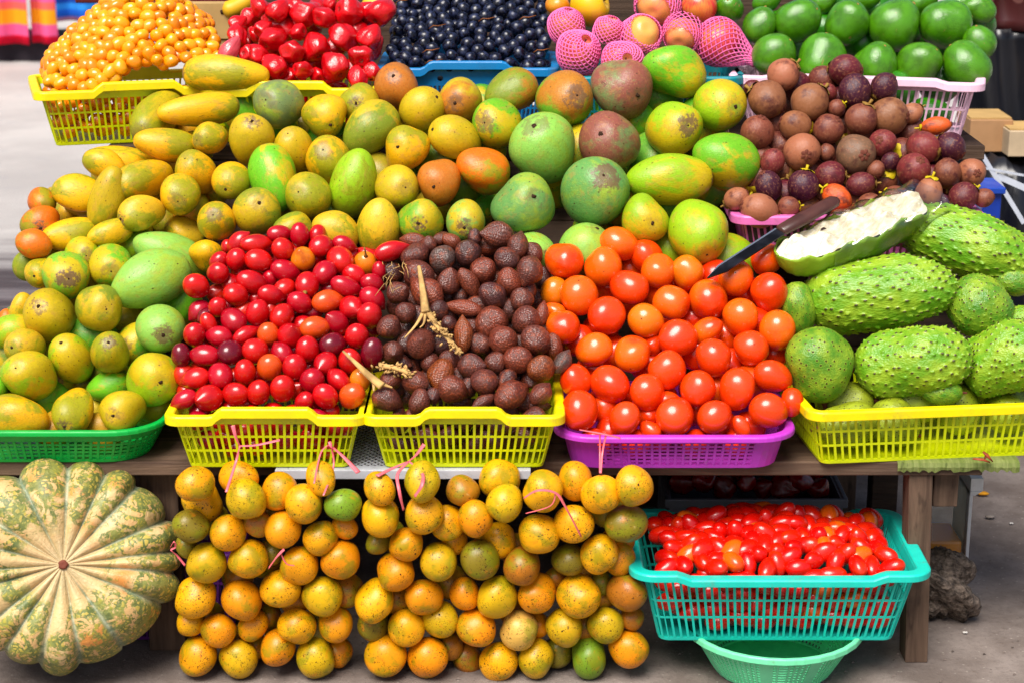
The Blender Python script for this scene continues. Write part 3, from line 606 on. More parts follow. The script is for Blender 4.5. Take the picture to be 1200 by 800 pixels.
WAX = parse('''321 46 18 16 .;344 61 18 14 .;369 54 19 17 .;321 78 18 15 .;356 83 16 11 . l=0.2;391 77 20 17 .;423 66 17 15 .;419 90 16 11 .;400 43 19 17 .;434 43 16 14 .;447 13 18 18 .;411 14 17 17 .;381 20 16 14 .;355 17 18 18 .;326 13 15 14 .
310 34 14 11 .;304 64 13 12 .;303 8 12 11 .;348 38 11 11 . l=0.5;436 84 11 11 . l=0.4;388 3 12 10 . l=0.5;278 41 17 12 .;279 27 13 9 . l=0.2;270 58 18 11 P;292 64 14 12 .;292 20 12 12 . l=0.3;300 40 11 12 . l=0.6;338 88 14 10 . l=0.4;372 88 14 10 . l=0.4''')
# ------------------------------------------------------------------ lay out the fruit
def mk(e, d='y'):
    k = e.get('k') or d
    return 'mlong_'+k[5:] if k.startswith('long_') else 'mango_'+k
def scarword(e): return tword(e)+(' scarred' if e['s'] is not None else '')
HEAPS_M = [(MANGO_LEFT, LEFTP, 'the left mango basket'), (MANGO_TOPLEFT, (-.05, .44, .67), 'the upper left mangoes'), (MANGO_MID, MAIN, 'the middle mangoes'), (MANGO_RIGHT, MAIN, 'the right mangoes')]
def passplane_s(e): return None
# front heaps first so that the slopes behind them make room
for e in TAMA:
    k_ = (1.19, 1.10) if e['a'] >= e['b'] else (1.10, 1.19); e['a'] *= k_[0]; e['b'] *= k_[1]
for e in MANGO_LEFT+MANGO_TOPLEFT+MANGO_MID+MANGO_RIGHT: e['a'] *= 1.07; e['b'] *= 1.05
for e in SALAK: e['a'] *= 1.08; e['b'] *= 1.08
for e in AVO: e['a'] *= 1.04; e['b'] *= 1.04
heap(TOMATO, TOMP, lambda e: 'tomato', 'tomato', 'tomato', 'tomato', 'the tomato heap', 1.08,
     lambda e: jit(S(*{'O':(242,122,20),'R':(241,90,16),'A':(230,138,24)}[e['c']])), lambda e: {'O':'orange','R':'red','A':'amber'}[e['c']])
heap(TAMA, FRONT, lambda e: 'tamarillo_stem' if e.get('k') == 'stem' else 'tamarillo', 'tamarillo', 'tamarillo', 'tamarillo', 'the tamarillo heap', 1.26,
     lambda e: jit(S(*TAMT[e['c']][:3])), lambda e: TAMT[e['c']][3])
heap(SALAK, FRONT, lambda e: 'salak', 'snake_fruit', 'snake fruit', 'snake fruit', 'the snake fruit heap', 1.10,
     lambda e: jit(S(*SALT[e['c']][:3])), lambda e: SALT[e['c']][3])
heap(MANGO_LEFT, LEFTP, mk, 'mango', 'mango', 'mango', 'the left mango basket', 1.2, tcol, tword, under=1.3)
heap(MANGO_TOPLEFT, HEAPS_M[1][1], mk, 'mango', 'mango', 'mango', 'the upper left mangoes', 1.2, tcol, tword, under=1.3)
SOUR = parse('''1030 344 90 46 . g=172 k=waist;1132 285 82 41 . g=195 k=main;1149 360 40 36 d g=30 k=round;960 428 45 39 d g=80 k=smooth;1069 424 69 43 . g=170 k=main;1178 420 54 43 . g=150 k=main
1190 330 26 17 d g=0 k=round l=0.5;1104 458 24 16 d g=0 k=round l=0.6;936 362 32 20 d g=80 k=smooth l=0.6;1200 376 22 18 . g=0 k=main l=0.4;1086 405 30 22 d g=0 k=round l=0.9''')
SW = {(1030,344):'long bright green spiny soursop with brown stem end beside the tomatoes',(1132,285):'big spiny soursop lying highest at the right edge',(1149,360):'small round dark green soursop between the large spiny ones',
 (960,428):'smooth dull green soursop standing at the left corner of its basket',(1069,424):'plump spiny soursop in the middle of the basket front',(1178,420):'pale green soursop at the right end of the basket front',
 (1190,330):'small dark soursop peeping out under the highest one',(1104,458):'soursop showing a low strip between the two front ones',(936,362):'dark green soursop squeezed behind the tomatoes',(1200,376):'soursop cut by the right edge behind the small round one',(1086,405):'dark soursop deep in the gap of the soursop heap'}
def soursops():
    for e in sorted(SOUR, key=lambda e: (e['l'], -e['y'])):
        d = ray(e['x'], e['y']); a, b = e['a'], e['b']; s = slope_s(e['x'], e['y'], SOURP); r = .8*b*s/FPX; s = s+e['l']*r*1.3
        s = solve_depth(s, d, r, .8); P = CAM+d*s; v, rt, up = basis(P); k = s/FPX
        ang = math.radians(e['g']); t = .16 if a/b > 1.3 else .4
        ax = (rt*math.cos(ang)-up*math.sin(ang))*math.sqrt(1-t*t) + v*t*(-1 if e['l'] else -.6)
        for q in ((-1, 0, 1) if a/b > 1.3 else (0,)): PLACED.append((P+ax*(a-b)*k*q, r))
        o = spawn('soursop' if e['k'] == 'main' else 'soursop_'+e['k'], 'soursop', P, ax, b*k, max(a, b*1.12)*k, jit(S(*((112,160,38) if e['c'] == '.' else (88,138,42))), .04), sy=b*k)
        tag(o, SW[(int(e['x']), int(e['y']))], 'soursop', 'soursops in the yellow basket')
soursops()
def ms_axis(e, ax, v, rt, up):
    if e.get('r'):
        dx, dy = (e['r'][0]-e['x'])/e['b'], (e['r'][1]-e['y'])/e['b']; n = math.hypot(dx, dy); c = math.sqrt(max(0, 1-n*n))
        return -(rt*dx - up*dy + v*c)
    q = random.uniform(0, 6.28); return (rt*math.cos(q)-up*math.sin(q)*.8)*.93 + v*random.uniform(-.35, .1)
MSTP = (.30, .665, .85)
heap(MSTEEN, MSTP, lambda e: 'mangosteen', 'mangosteen', 'mangosteen', 'mangosteen', 'the mangosteen heap', 1.0, lambda e: jit(S(*MSTT[e['c']][:3])), lambda e: MSTT[e['c']][3], ms_axis)
heap(MANGO_RIGHT, MAIN, mk, 'mango', 'mango', 'mango', 'the right mangoes', 1.12, tcol, tword, under=1.5)
heap(MANGO_MID, MAIN, mk, 'mango', 'mango', 'mango', 'the middle mangoes', 1.18, tcol, tword, under=1.3)
def hang(e):      # the tied bunches hang in a steep sheet in front of the bench
    Y = -.118 + .072*(e['y']-560)/215.0; return (Y, at_y(e['x'], e['y'], Y).z, 50.0)
for lo, hi, nm in ((0, 424, 'the leftmost bunch'), (424, 543, 'the second bunch'), (543, 650, 'the third bunch'), (650, 900, 'the rightmost bunch')):
    heap([e for e in PASS if lo <= e['x'] < hi], hang, lambda e: 'passion', 'passion_fruit', 'passion fruit', 'passion fruit', nm, 1.04,
         lambda e: jit(S(*PAST[e['c']][:3])), lambda e: 'speckled '+PAST[e['c']][3], group='tied passion fruits hanging before the bench', order=lambda e: (e['l'], -e['y']))
heap(AVO, (.54, .80, .67), lambda e: 'avocado', 'avocado', 'avocado', 'avocado', 'the avocado basket', 1.08, lambda e: jit(S(92,146,28)), lambda e: 'glossy green',
     lambda e, ax, v, rt, up: rt*random.uniform(-.8,.8)+up*random.uniform(.1,1)+v*random.uniform(-.2,.5))
heap(WAX, (.57, .845, .67), lambda e: 'wax', 'wax_apple', 'wax apple', 'wax apple', 'the wax apple basket', 1.12, lambda e: jit(S(*((214,14,32) if e['c'] == '.' else (236,110,120)))), lambda e: 'shiny red' if e['c'] == '.' else 'pinkish',
     lambda e, ax, v, rt, up: rt*random.uniform(-.9,.9)+up*random.uniform(-.2,1)-v*random.uniform(.1,.7))
# the layer below, seen through the gaps
cr = lambda *cs: (lambda e: jit(S(*random.choice(cs)), .1))
fill_gaps(TOMATO, TOMP, 'tomato', 'tomato', 'tomato', 'tomato', 'the tomato heap', 21, 1.05, cr((236,70,16),(230,100,18)), 26, seed=2)
fill_gaps(TAMA, FRONT, 'tamarillo', 'tamarillo', 'tamarillo', 'tamarillo', 'the tamarillo heap', 12.5, 1.2, cr((200,24,34),(172,14,52),(216,60,30)), 60, seed=3)
fill_gaps(SALAK, FRONT, 'salak', 'snake_fruit', 'snake fruit', 'snake fruit', 'the snake fruit heap', 14, 1.15, cr((104,60,50),(90,54,48)), 50, seed=4, edge=.72)
fill_gaps(MANGO_LEFT, LEFTP, 'mango_g', 'mango', 'mango', 'mango', 'the left mango basket', 27, 1.2, cr((120,140,50),(180,160,50),(110,170,50)), 16, seed=5)
fill_gaps(MANGO_TOPLEFT, HEAPS_M[1][1], 'mango_y', 'mango', 'mango', 'mango', 'the upper left mangoes', 21, 1.2, cr((226,170,30),(190,160,40)), 14, seed=6)
fill_gaps(MANGO_MID, MAIN, 'mango_g', 'mango', 'mango', 'mango', 'the middle mangoes', 25, 1.2, cr((120,150,50),(160,150,44),(90,160,40)), 24, seed=7)
fill_gaps(MANGO_RIGHT, MAIN, 'mango_g', 'mango', 'mango', 'mango', 'the right mangoes', 32, 1.15, cr((110,160,60),(90,150,40)), 14, seed=8)
fill_gaps(MSTEEN, MSTP, 'mangosteen', 'mangosteen', 'mangosteen', 'mangosteen', 'the mangosteen heap', 19, 1.0, cr((110,60,50),(90,30,44),(130,80,60)), 30, seed=9)
for lo, hi, sd, nb in ((0,410,10,9),(428,650,11,8),(655,900,12,5)): fill_gaps([e for e in PASS if lo <= e['x'] < hi], hang, 'passion', 'passion_fruit', 'passion fruit', 'passion fruit', 'the tied passion fruit bunches', 20, 1.03, cr((180,130,40),(140,126,40)), nb, seed=sd, group='tied passion fruits hanging before the bench')
fill_gaps(AVO, (.54,.80,.67), 'avocado', 'avocado', 'avocado', 'avocado', 'the avocado basket', 25, 1.05, cr((60,130,24),), 10, seed=11)
fill_gaps(WAX, (.57,.845,.67), 'wax', 'wax_apple', 'wax apple', 'wax apple', 'the wax apple basket', 16, 1.1, cr((200,16,34),), 16, seed=12)

# ------------------------------------------------------------------ plastic baskets
PL = {'yellow_rim': m_plastic('yellow_plastic_rim', S(250,232,0,.9)), 'yellow_wall': m_plastic('lime_yellow_plastic', S(226,236,0,.9)), 'green': m_plastic('green_plastic', S(10,176,84,.9)),
      'violet': m_plastic('violet_plastic', S(196,78,200,.9)), 'teal': m_plastic('turquoise_plastic', S(40,206,190,.9)), 'mint': m_plastic('mint_plastic', S(140,236,188,.92)),
      'blue': m_plastic('blue_plastic', S(24,136,190,.9)), 'teal_dark': m_plastic('dark_teal_plastic', S(24,140,150,.9)), 'pink': m_plastic('pale_pink_plastic', S(250,214,232,.92)), 'pink_deep': m_plastic('pink_plastic', S(226,130,190,.9)),
      'purple': m_plastic('purple_plastic', S(110,50,130,.9))}
class Basket:
    def __init__(s, name, label, x, y, z0, yaw, top, bot, h, rc, rim_mat, wall_mat, slat=.0042, pitch=.0115, bands=(.36,.68), bandh=.0035, topband=.012, lip=.013, drop=.011, bump=0.0, bumpw=.22, solid=False, endpad=.0, short_pitch=None, wide_every=0, group=None, cat='basket', front_only=None):
        s.top, s.bot, s.h, s.rc = top, bot, h, rc
        r = tag(empty(name, (x, y, z0), math.radians(yaw)), label, cat, group); s.root = r
        wall, rim, base = MB(), MB(), MB(); th = .0026
        def dz(t):
            k, u = int(t) % 8, t-int(t)
            if k not in (0, 4) or not bump: return 0.0
            w = abs(u-.5); return bump*min(1, max(0, (bumpw+.05-w)/.05))
        def P(t, z, ins=0.0, extra=0.0):
            f = z/h; a, n = s.at(t, f); return Vector((a.x-n.x*ins, a.y-n.y*ins, z+extra))
        def patch(t0, t1, z0_, z1_, ins=0.0, t=th, bm=wall, e0=(0,0), e1=(0,0)):
            bm.hexa([P(t0,z0_,ins,e0[0]),P(t1,z0_,ins,e0[1]),P(t1,z0_,ins+t,e0[1]),P(t0,z0_,ins+t,e0[0]),P(t0,z1_,ins,e1[0]),P(t1,z1_,ins,e1[1]),P(t1,z1_,ins+t,e1[1]),P(t0,z1_,ins+t,e1[0])])
        zt = h-topband; zb = .006
        for k in range(8):
            L = s.seglen(k)
            if L < 1e-5: continue
            nsub = (30 if (bump and k in (0,4)) else 1) if k % 2 == 0 else 6
            for i in range(nsub):
                t0, t1 = k+i/nsub, k+(i+1)/nsub-1e-6
                patch(t0, t1, zt, h-.001, .0004, th, e1=(dz(t0), dz(t1)))       # band under the rim
                patch(t0, t1, .001, zb, .0004)
                for b in bands:
                    zc = zb+(zt-zb)*b; patch(t0, t1, zc-bandh/2, zc+bandh/2, .0007, th-.0008)
                if k % 2 and solid: patch(t0, t1, zb, zt, .0004)
            if k % 2 and solid: continue
            pp = pitch if k in (0,4) or not short_pitch else short_pitch
            n = max(1, int(round((L-2*endpad)/pp)))
            for i in range(n+1):
                t = k + (endpad + (L-2*endpad)*i/n)/L; sw = slat*(5 if wide_every and i % wide_every == wide_every//2 else 1); w = sw/L/2
                if k % 2 == 0 or 0 < i < n: patch(max(k+1e-6, t-w), min(k+1-1e-6, t+w), zb+.0004, zt-.0004)
            if endpad and k % 2 == 0:
                w = endpad/L; patch(k+1e-6, k+w, zb, zt, .0004); patch(k+1-w, k+1-1e-6, zb, zt, .0004)
        prof = [(-th,-.003),(-th,.002),(0,.0045),(lip*.85,.0045),(lip,.002),(lip,-drop),(lip-.0024,-drop),(lip-.0024,-.0005),(.0002,-.0015),(.0002,-.004)]
        ts = []
        for k in range(8):
            if s.seglen(k) < 1e-5: continue
            n = 36 if k % 2 == 0 else 8
            ts += [k+i/n for i in range(n)]
        m = len(prof); b0 = len(rim.v)
        for t in ts:
            a, nn = s.at(t, 1.0); d = dz(t)
            for o, z in prof: rim.v.append((a.x+nn.x*o, a.y+nn.y*o, h+z+d))
        for i in range(len(ts)):
            j = (i+1) % len(ts)
            for q in range(m): rim.f.append((b0+i*m+q, b0+j*m+q, b0+j*m+(q+1)%m, b0+i*m+(q+1)%m))
        ring = [s.at(t, 0.0)[0] for t in ts]; b0 = len(base.v)
        for z in (0.0, .0035):
            for p in ring: base.v.append((p.x*.992, p.y*.992, z))
        n = len(ring); base.f.append(tuple(reversed(range(b0, b0+n)))); base.f.append(tuple(range(b0+n, b0+2*n)))
        for i in range(n): base.f.append((b0+i, b0+(i+1)%n, b0+n+(i+1)%n, b0+n+i))
        wall.build('lattice_wall', wall_mat, r); rim.build('rim', rim_mat, r, bevel=.0012); base.build('base', wall_mat, r)
    def dims(s, f): return tuple(s.bot[i]+(s.top[i]-s.bot[i])*f for i in (0,1))
    def seglen(s, k):
        w, d = s.top; return max(0, (w-2*s.rc) if k in (0,4) else (d-2*s.rc) if k in (2,6) else s.rc*PI/2)
    def at(s, t, f):
        w, d = s.dims(f); k, u = int(t) % 8, t-int(t); q = s.rc/min(s.top); rc = q*min(w, d); X, Y = w/2-rc, d/2-rc
        if k == 0: return Vector((-X+2*X*u, -d/2, 0)), Vector((0,-1,0))
        if k == 2: return Vector((w/2, -Y+2*Y*u, 0)), Vector((1,0,0))
        if k == 4: return Vector((X-2*X*u, d/2, 0)), Vector((0,1,0))
        if k == 6: return Vector((-w/2, Y-2*Y*u, 0)), Vector((-1,0,0))
        cx, cy, a0 = {1:(X,-Y,-PI/2), 3:(X,Y,0), 5:(-X,Y,PI/2), 7:(-X,-Y,PI)}[k]; a = a0+u*PI/2; n = Vector((math.cos(a), math.sin(a), 0))
        return Vector((cx, cy, 0))+n*rc, n
    def world(s, x, y, z):
        a = s.root.rotation_euler.z; c, q = math.cos(a), math.sin(a); l = s.root.location
        return Vector((l.x+c*x-q*y, l.y+q*x+c*y, l.z+z))
YR, YW = PL['yellow_rim'], PL['yellow_wall']
BG = 'plastic baskets of the fruit stall'
def pxx(px, Y, z): # X of a pixel column at depth Y, height z
    s = (Y-CAM.y)*math.cos(PITCH)+(CAM.z-z)*math.sin(PITCH); return (px-600)*s/FPX
zt = .3545
B_tam = Basket('fruit_basket', 'yellow slatted basket holding the red tamarillos', pxx(311,-.06,.44), .052, zt, 0, (.288,.22), (.248,.18), .088, .012, YR, YW, bump=.013, bumpw=.26, bands=(.33,.68), group=BG)
B_sal = Basket('fruit_basket', 'yellow slatted basket holding the brown snake fruits', pxx(543,-.06,.44), .052, zt, 0, (.288,.22), (.248,.18), .088, .012, YR, YW, bump=.013, bumpw=.21, bands=(.33,.68), group=BG)
B_tom = Basket('fruit_basket', 'shallow violet basket with square holes under the large tomatoes', pxx(793,-.05,.41), .088, .3505, 0, (.352,.27), (.325,.24), .056, .05, PL['violet'], PL['violet'], slat=.0042, pitch=.0128, bands=(.17,.34,.51,.68,.85), bandh=.0032, topband=.012, lip=.014, drop=.005, solid=True, group=BG)
B_sour = Basket('fruit_basket', 'wide yellow slatted basket holding the green soursops', pxx(938,-.03,.44)+.255, .128, .3505, 7, (.50,.26), (.465,.23), .09, .015, YR, YW, slat=.004, pitch=.0125, bands=(.36,.7), group=BG)
B_left = Basket('fruit_basket', 'rounded green basket with square holes under the left mangoes', -.755, .125, .3505, 0, (.40,.31), (.35,.26), .058, .075, PL['green'], PL['green'], slat=.0045, pitch=.0128, bands=(.2,.4,.6,.8), bandh=.004, topband=.018, lip=.01, drop=.004, solid=False, group=BG)
B_cher = Basket('fruit_basket', 'turquoise slatted basket of small red tomatoes on the ground', pxx(914,-.09,.19), .022, .0785, 0, (.43,.25), (.372,.20), .125, .02, PL['teal'], PL['teal'], slat=.0042, pitch=.0122, bands=(.36,.66), topband=.016, lip=.02, drop=.008, bump=-.008, bumpw=.36, group=BG)
B_col = Basket('colander', 'round mint green colander standing upside the ground under the turquoise basket', pxx(910,-.06,.04), -.012, .004, 0, (.275,.275), (.19,.19), .0735, .1375, PL['mint'], PL['mint'], slat=.0040, pitch=.0096, bands=(.1,.2,.3,.4,.5,.6,.7,.8,.9), bandh=.0034, topband=.01, lip=.007, drop=.006, wide_every=13, cat='colander')
B_col.root['label'] = 'round mint green colander on the ground under the turquoise basket'
SHELF = .75
B_plum = Basket('fruit_basket', 'yellow slatted basket heaped with small orange tomatoes at the upper left', pxx(151,.66,.84), .70, SHELF, 16, (.345,.22), (.30,.18), .098, .012, YR, YW, slat=.004, pitch=.0118, bump=.013, bumpw=.2, bands=(.33,.68), group=BG)
B_wax = Basket('fruit_basket', 'yellow basket holding the shiny red wax apples', pxx(340,.6,.85), .705, SHELF, 0, (.30,.22), (.26,.18), .098, .012, YR, YW, bump=.013, bumpw=.22, bands=(.33,.68), group=BG)
B_grape = Basket('fruit_basket', 'blue basket holding the dark grapes', pxx(548,.68,.86), .80, SHELF, 0, (.315,.23), (.275,.19), .122, .015, PL['blue'], PL['blue'], bump=.013, bumpw=.24, slat=.0035, pitch=.0085, bands=(.5,), topband=.03, group=BG)
B_apple = Basket('fruit_basket', 'dark teal basket under the netted apples', pxx(763,.64,.86), .76, SHELF, 0, (.32,.23), (.28,.19), .112, .02, PL['teal_dark'], PL['teal_dark'], slat=.004, pitch=.0105, bands=(.5,), topband=.02, lip=.015, group=BG)
B_avo = Basket('fruit_basket', 'pale pink slatted basket holding the green avocados', pxx(1015,.66,.84), .735, SHELF, -14, (.43,.25), (.38,.21), .112, .015, PL['pink'], PL['pink'], slat=.0042, pitch=.0125, bands=(.3,.64), topband=.014, lip=.016, bump=.006, bumpw=.36, group=BG)
B_mst = Basket('fruit_basket', 'pink slatted basket under the mangosteens', pxx(1008,.30,.66), .425, .585, 0, (.40,.22), (.36,.19), .09, .015, PL['pink_deep'], PL['pink_deep'], slat=.0042, pitch=.0115, bands=(.5,), topband=.014, lip=.016, group=BG)
B_low = Basket('fruit_basket', 'purple slatted basket hidden in the shade under the bench', pxx(206,.12,.05), .17, .004, 0, (.22,.2), (.19,.17), .16, .015, PL['purple'], PL['purple'], slat=.004, pitch=.011, bands=(.4,.7), group=BG)

# ------------------------------------------------------------------ small fruit poured into baskets
def dart(n, r, hf, bx, by, seed, tries=9000, k=1.62):
    rr = random.Random(seed); pts = []
    for _ in range(tries):
        if len(pts) >= n: break
        x, y = rr.uniform(*bx), rr.uniform(*by); z = hf(x, y)
        if z is None: continue
        p = Vector((x, y, z))
        if all((p-q).length > k*r for q in pts): pts.append(p)
    return pts
def pour(B, kind, name, label, cat, group, r, rat, hf, n, seed, cols, layers=1, front=0, word=None, k=1.62):
    w, d = B.top; out = []
    P = []; out_ = (1.05 if kind in ('plum','cherry') else 1.15)*rat*r+B.rc*.3
    sl = math.sqrt(1+((B.top[1]-B.bot[1])/2/B.h)**2); out_ *= sl
    def inside(p):
        if p.z > B.h: return True
        ww, dd = B.dims(max(0, p.z/B.h)); return p.y > -dd/2+r*1.18*sl+.004 and abs(p.x) < ww/2-out_
    def free(p): 
        q = B.world(*p); return kind in ('plum','cherry') or all((q-a).length > .74*(r+b) for a, b in NEAR(q, r))
    for L in range(layers):
        P += [q for q in (p-Vector((0,-.3*r*L,1.25*r*L)) for p in dart(n if L == 0 else 60, r, hf, (-w/2+out_, w/2-out_), (-d/2+r*1.15, d/2-r*1.1), seed+L, 12000, k)) if free(q) and inside(q)]
    nt = len(P)
    for i in range(front):      # against the front slats and the left end
        z = .006+r+(B.h-.012-r)*random.random()*.92; f = z/B.h; ww, dd = B.dims(f)
        if B.root.rotation_euler.z > .1 and i % 5 == 0: p = Vector((-ww/2+out_, random.uniform(-dd/2+r, dd/2-r), z))
        else: p = Vector((random.uniform(-ww/2+out_, ww/2-out_), -dd/2+r*(1.18 if i % 3 else 2.4)*sl+.004, z))
        if all((p-q).length > 1.4*r for q in P) and free(p): P.append(p)
    for i, p in enumerate(P):
        ax = Vector((random.gauss(0,1), random.gauss(0,1), random.gauss(0,.6)))
        if i >= nt: ax = Vector((1 if i % 2 else -1, random.uniform(-.25,.25), random.uniform(-.4,.4)))
        sc = r*random.uniform(.88, 1.06)
        o = spawn(kind, name, B.world(*p), ax, sc, sc*random.uniform(rat*.9, rat*1.1), jit(S(*random.choice(cols)), .06))
        tag(o, label, cat, group); out.append(o)
    return out
def hf_in(B, r, slope=.5):
    return lambda x, y: max(B.h-r*1.25, r*1.1+.006)+slope*max(0, y+B.top[1]/2-2*r) if y < .03 else None
def hf_cher(x, y): return B_cher.h - .012 + .03*max(0, 1-(x/.22)**2) * max(0, 1-((y-.03)/.15)**2) + random.uniform(-.004,.006)
pour(B_cher, 'cherry', 'cherry_tomato', 'small red tomato poured into the turquoise basket', 'cherry tomato', 'small red tomatoes in the turquoise basket', .0160, 1.5, hf_cher, 120, 21, [(228,30,14),(226,36,16),(234,50,18),(230,40,14),(220,24,18),(232,44,16),(228,30,14),(226,36,16),(230,40,14),(238,120,28)], 1, 330, k=1.42)
def hf_plum(x, y):
    q = math.hypot((x-.035)/.215, (y-.07)/.21); return B_plum.h - .012 + .20*max(0, 1-q)**.75 + random.uniform(-.003,.003) if abs(x) < .168 and y < .085 else None
pour(B_plum, 'plum', 'plum_tomato', 'small orange tomato heaped in the upper left yellow basket', 'plum tomato', 'small orange tomatoes in the upper left basket', .0128, 1.22, hf_plum, 250, 31, [(250,178,20),(246,166,14),(250,184,30),(242,158,14)], 2, 420, k=1.4)
# fruit seen through the slats of the front baskets
pour(B_tam, 'tamarillo', 'tamarillo', 'tamarillo behind the slats of its yellow basket', 'tamarillo', 'tamarillos in the tamarillo heap', .0165, 1.2, hf_in(B_tam, .0165), 40, 1, [(200,24,34),(172,14,52),(222,60,28)], 1, 220)
pour(B_sal, 'salak', 'snake_fruit', 'snake fruit behind the slats of its yellow basket', 'snake fruit', 'snake fruits in the snake fruit heap', .018, 1.15, hf_in(B_sal, .018), 40, 2, [(104,60,50)], 1, 200)
pour(B_tom, 'tomato', 'tomato', 'tomato behind the square holes of the violet basket', 'tomato', 'tomatoes in the tomato heap', .024, 1.05, hf_in(B_tom, .024), 20, 3, [(230,70,16)], 1, 80)
pour(B_sour, 'soursop_smooth', 'soursop', 'soursop behind the slats of the wide yellow basket', 'soursop', 'soursops in the yellow basket', .038, 1.25, hf_in(B_sour, .038), 12, 4, [(140,150,40)], 1, 40)
pour(B_left, 'mango_y', 'mango', 'mango behind the holes of the green basket', 'mango', 'mangoes in the left mango basket', .03, 1.2, hf_in(B_left, .03), 16, 5, [(200,160,40)], 1, 40)
pour(B_avo, 'avocado', 'avocado', 'avocado behind the slats of the pale pink basket', 'avocado', 'avocados in the avocado basket', .038, 1.05, hf_in(B_avo, .038), 14, 6, [(60,130,24)], 1, 60)
pour(B_wax, 'wax', 'wax_apple', 'wax apple behind the slats of its yellow basket', 'wax apple', 'wax apples in the wax apple basket', .024, 1.1, hf_in(B_wax, .024), 30, 7, [(196,16,34)], 1, 90)

from collections import Counter
print(Counter(o.name.split('.')[0] for o in COL.objects if o.parent is None))
# ------------------------------------------------------------------ bench, shelf, added backing boards
W1 = m_wood('weathered_plank', S(80,64,54), S(126,106,90)); W2 = m_wood('dark_plank', S(60,48,40), S(88,72,60)); W3 = m_wood('leg_wood', S(72,58,49), S(122,102,87), 1.0, .75, (40,40,3))
bench = tag(empty('market_bench', (0,.35,0)), 'low weathered wooden bench carrying the front row of baskets', 'bench')
def part(name, mb, mat, root, smooth=False, bevel=.002, **k):
    o = mb.build(name, mat, root, smooth, bevel, **k); o.matrix_parent_inverse = Matrix.Translation(-root.location) @ Matrix.Identity(4); return o
y = 0.0
for i in range(5):
    w = (.16,.14,.15,.14,.13)[i]; m = MB(); xr = (.745,.72,.72,.72,.72)[i]
    m.box(-1.3, xr+.01*(i % 2), y, y+w-.006, .3265+.0006*i, .3495-.0003*i); part('top_plank', m, W1, bench); y += w
for x0, x1, yy, lean in ((.630,.668,.005,.012),(-.60,-.54,.05,0),(.62,.665,.62,0),(-.60,-.55,.62,0)):
    m = MB(); m.hexa([(x0+lean,yy,0),(x1+lean*.9,yy,0),(x1+lean*.9,yy+.05,0),(x0+lean,yy+.05,0),(x0,yy,.3262),(x1,yy,.3262),(x1,yy+.05,.3262),(x0,yy+.05,.3262)]); part('leg', m, W3, bench)
m = MB(); m.box(.676, .716, .03, .07, .262, .3262); part('support_block', m, W3, bench)
m = MB(); m.box(-1.3, .60, .70, .716, .005, .325); part('added_backing', m, W2, bench)  # added backing, keeps bright ground from showing under the bench
shelf_back = None
shelf = tag(empty('wooden_shelf', (0,.8,0)), 'raised dark wooden shelf under the back row of baskets', 'shelf'); y = .585
for i in range(4):
    m = MB(); m.box(-.735+.012*(i % 2), .86, y, y+.115, .722+.0005*i, .7485-.0003*i); part('shelf_plank', m, W2, shelf); y += .12
for x0 in (-.60, .70):
    for yy in (.64, 1.0):
        m = MB(); m.box(x0, x0+.05, yy, yy+.05, 0, .7215); part('post', m, W2, shelf)
m = MB(); m.box(-.58, .80, 1.07, 1.083, .002, .7185); part('added_panel', m, W2, shelf)  # added panel, blocks the bright ground seen between shelf planks
m = MB(); m.box(-.535, .84, 1.085, 1.10, .7495, 1.02); part('added_backing', m, W2, shelf)  # added dark backing, shuts out the pale road behind the back baskets
board = tag(empty('added_slope_board', (0,.4,.5)), 'added sloping dark board closing gaps behind the mango slopes between bench and shelf', 'board')  # added under the mangoes, stops light leaking through their gaps
m = MB()
for i in range(4):
    t0, t1 = i/4, (i+1)/4-.002
    def bp(t, side): return Vector(((-.80+.16*t) if side < 0 else (.80-.0*t), .25+.335*t, .352+.3695*t))
    a, b, c, d = bp(t0,-1), bp(t0,1), bp(t1,1), bp(t1,-1); o = Vector((0,.012,-.016))
    m.hexa([a+o,b+o,c+o,d+o,a,b,c,d])
part('added_plank_slope', m, W2, board)
# lace tray under the two yellow baskets
tray = tag(empty('plastic_tray', (-.18,.08,.35)), 'pale grey lacework plastic tray under the two small yellow baskets', 'tray')
TG = m_plastic('pale_grey_plastic', S(196,198,204))
m = MB(); x0, x1, y0, y1 = pxx(322,-.05,.35), pxx(622,-.05,.35), -.046, .2
m.box(x0, x1, y0-.004, y0+.002, .3385, .3535); m.box(x0, x0+.02, y0+.002, y1, .3503, .3529); m.box(x1-.02, x1, y0+.002, y1, .3503, .3529); m.box(x0+.02, x1-.02, y0+.002, y0+.02, .3503, .3529); part('rim', m, TG, tray)
m = MB(); n = 34
for sg in (-1, 1):
    for i in range(-8, n):
        xa = x0+.021+(x1-x0-.04)*i/n*1.0; xb = xa+sg*.0 ; L = .16
        p0 = Vector((xa if sg > 0 else xa+L, y0+.021, .3515)); p1 = Vector((xa+L if sg > 0 else xa, y1-.003, .3515))
        ts = [0, 1]
        lo, hi = x0+.021, x1-.021
        def clip(p0, p1):
            d = p1-p0; t0, t1 = 0.0, 1.0
            for q, s in ((lo, 1), (hi, -1)):
                a0 = (p0.x-q)*s; a1 = (p1.x-q)*s
                if a0 < 0 and a1 < 0: return None
                if a0 < 0: t0 = max(t0, a0/(a0-a1))
                elif a1 < 0: t1 = min(t1, a0/(a0-a1))
            return (p0+d*t0, p0+d*t1) if t1 > t0+.02 else None
        c = clip(p0, p1)
        if c: m.tube(c, [.0013+.0002*(sg > 0)]*2, 5)
part('lattice', m, TG, tray, bevel=0)
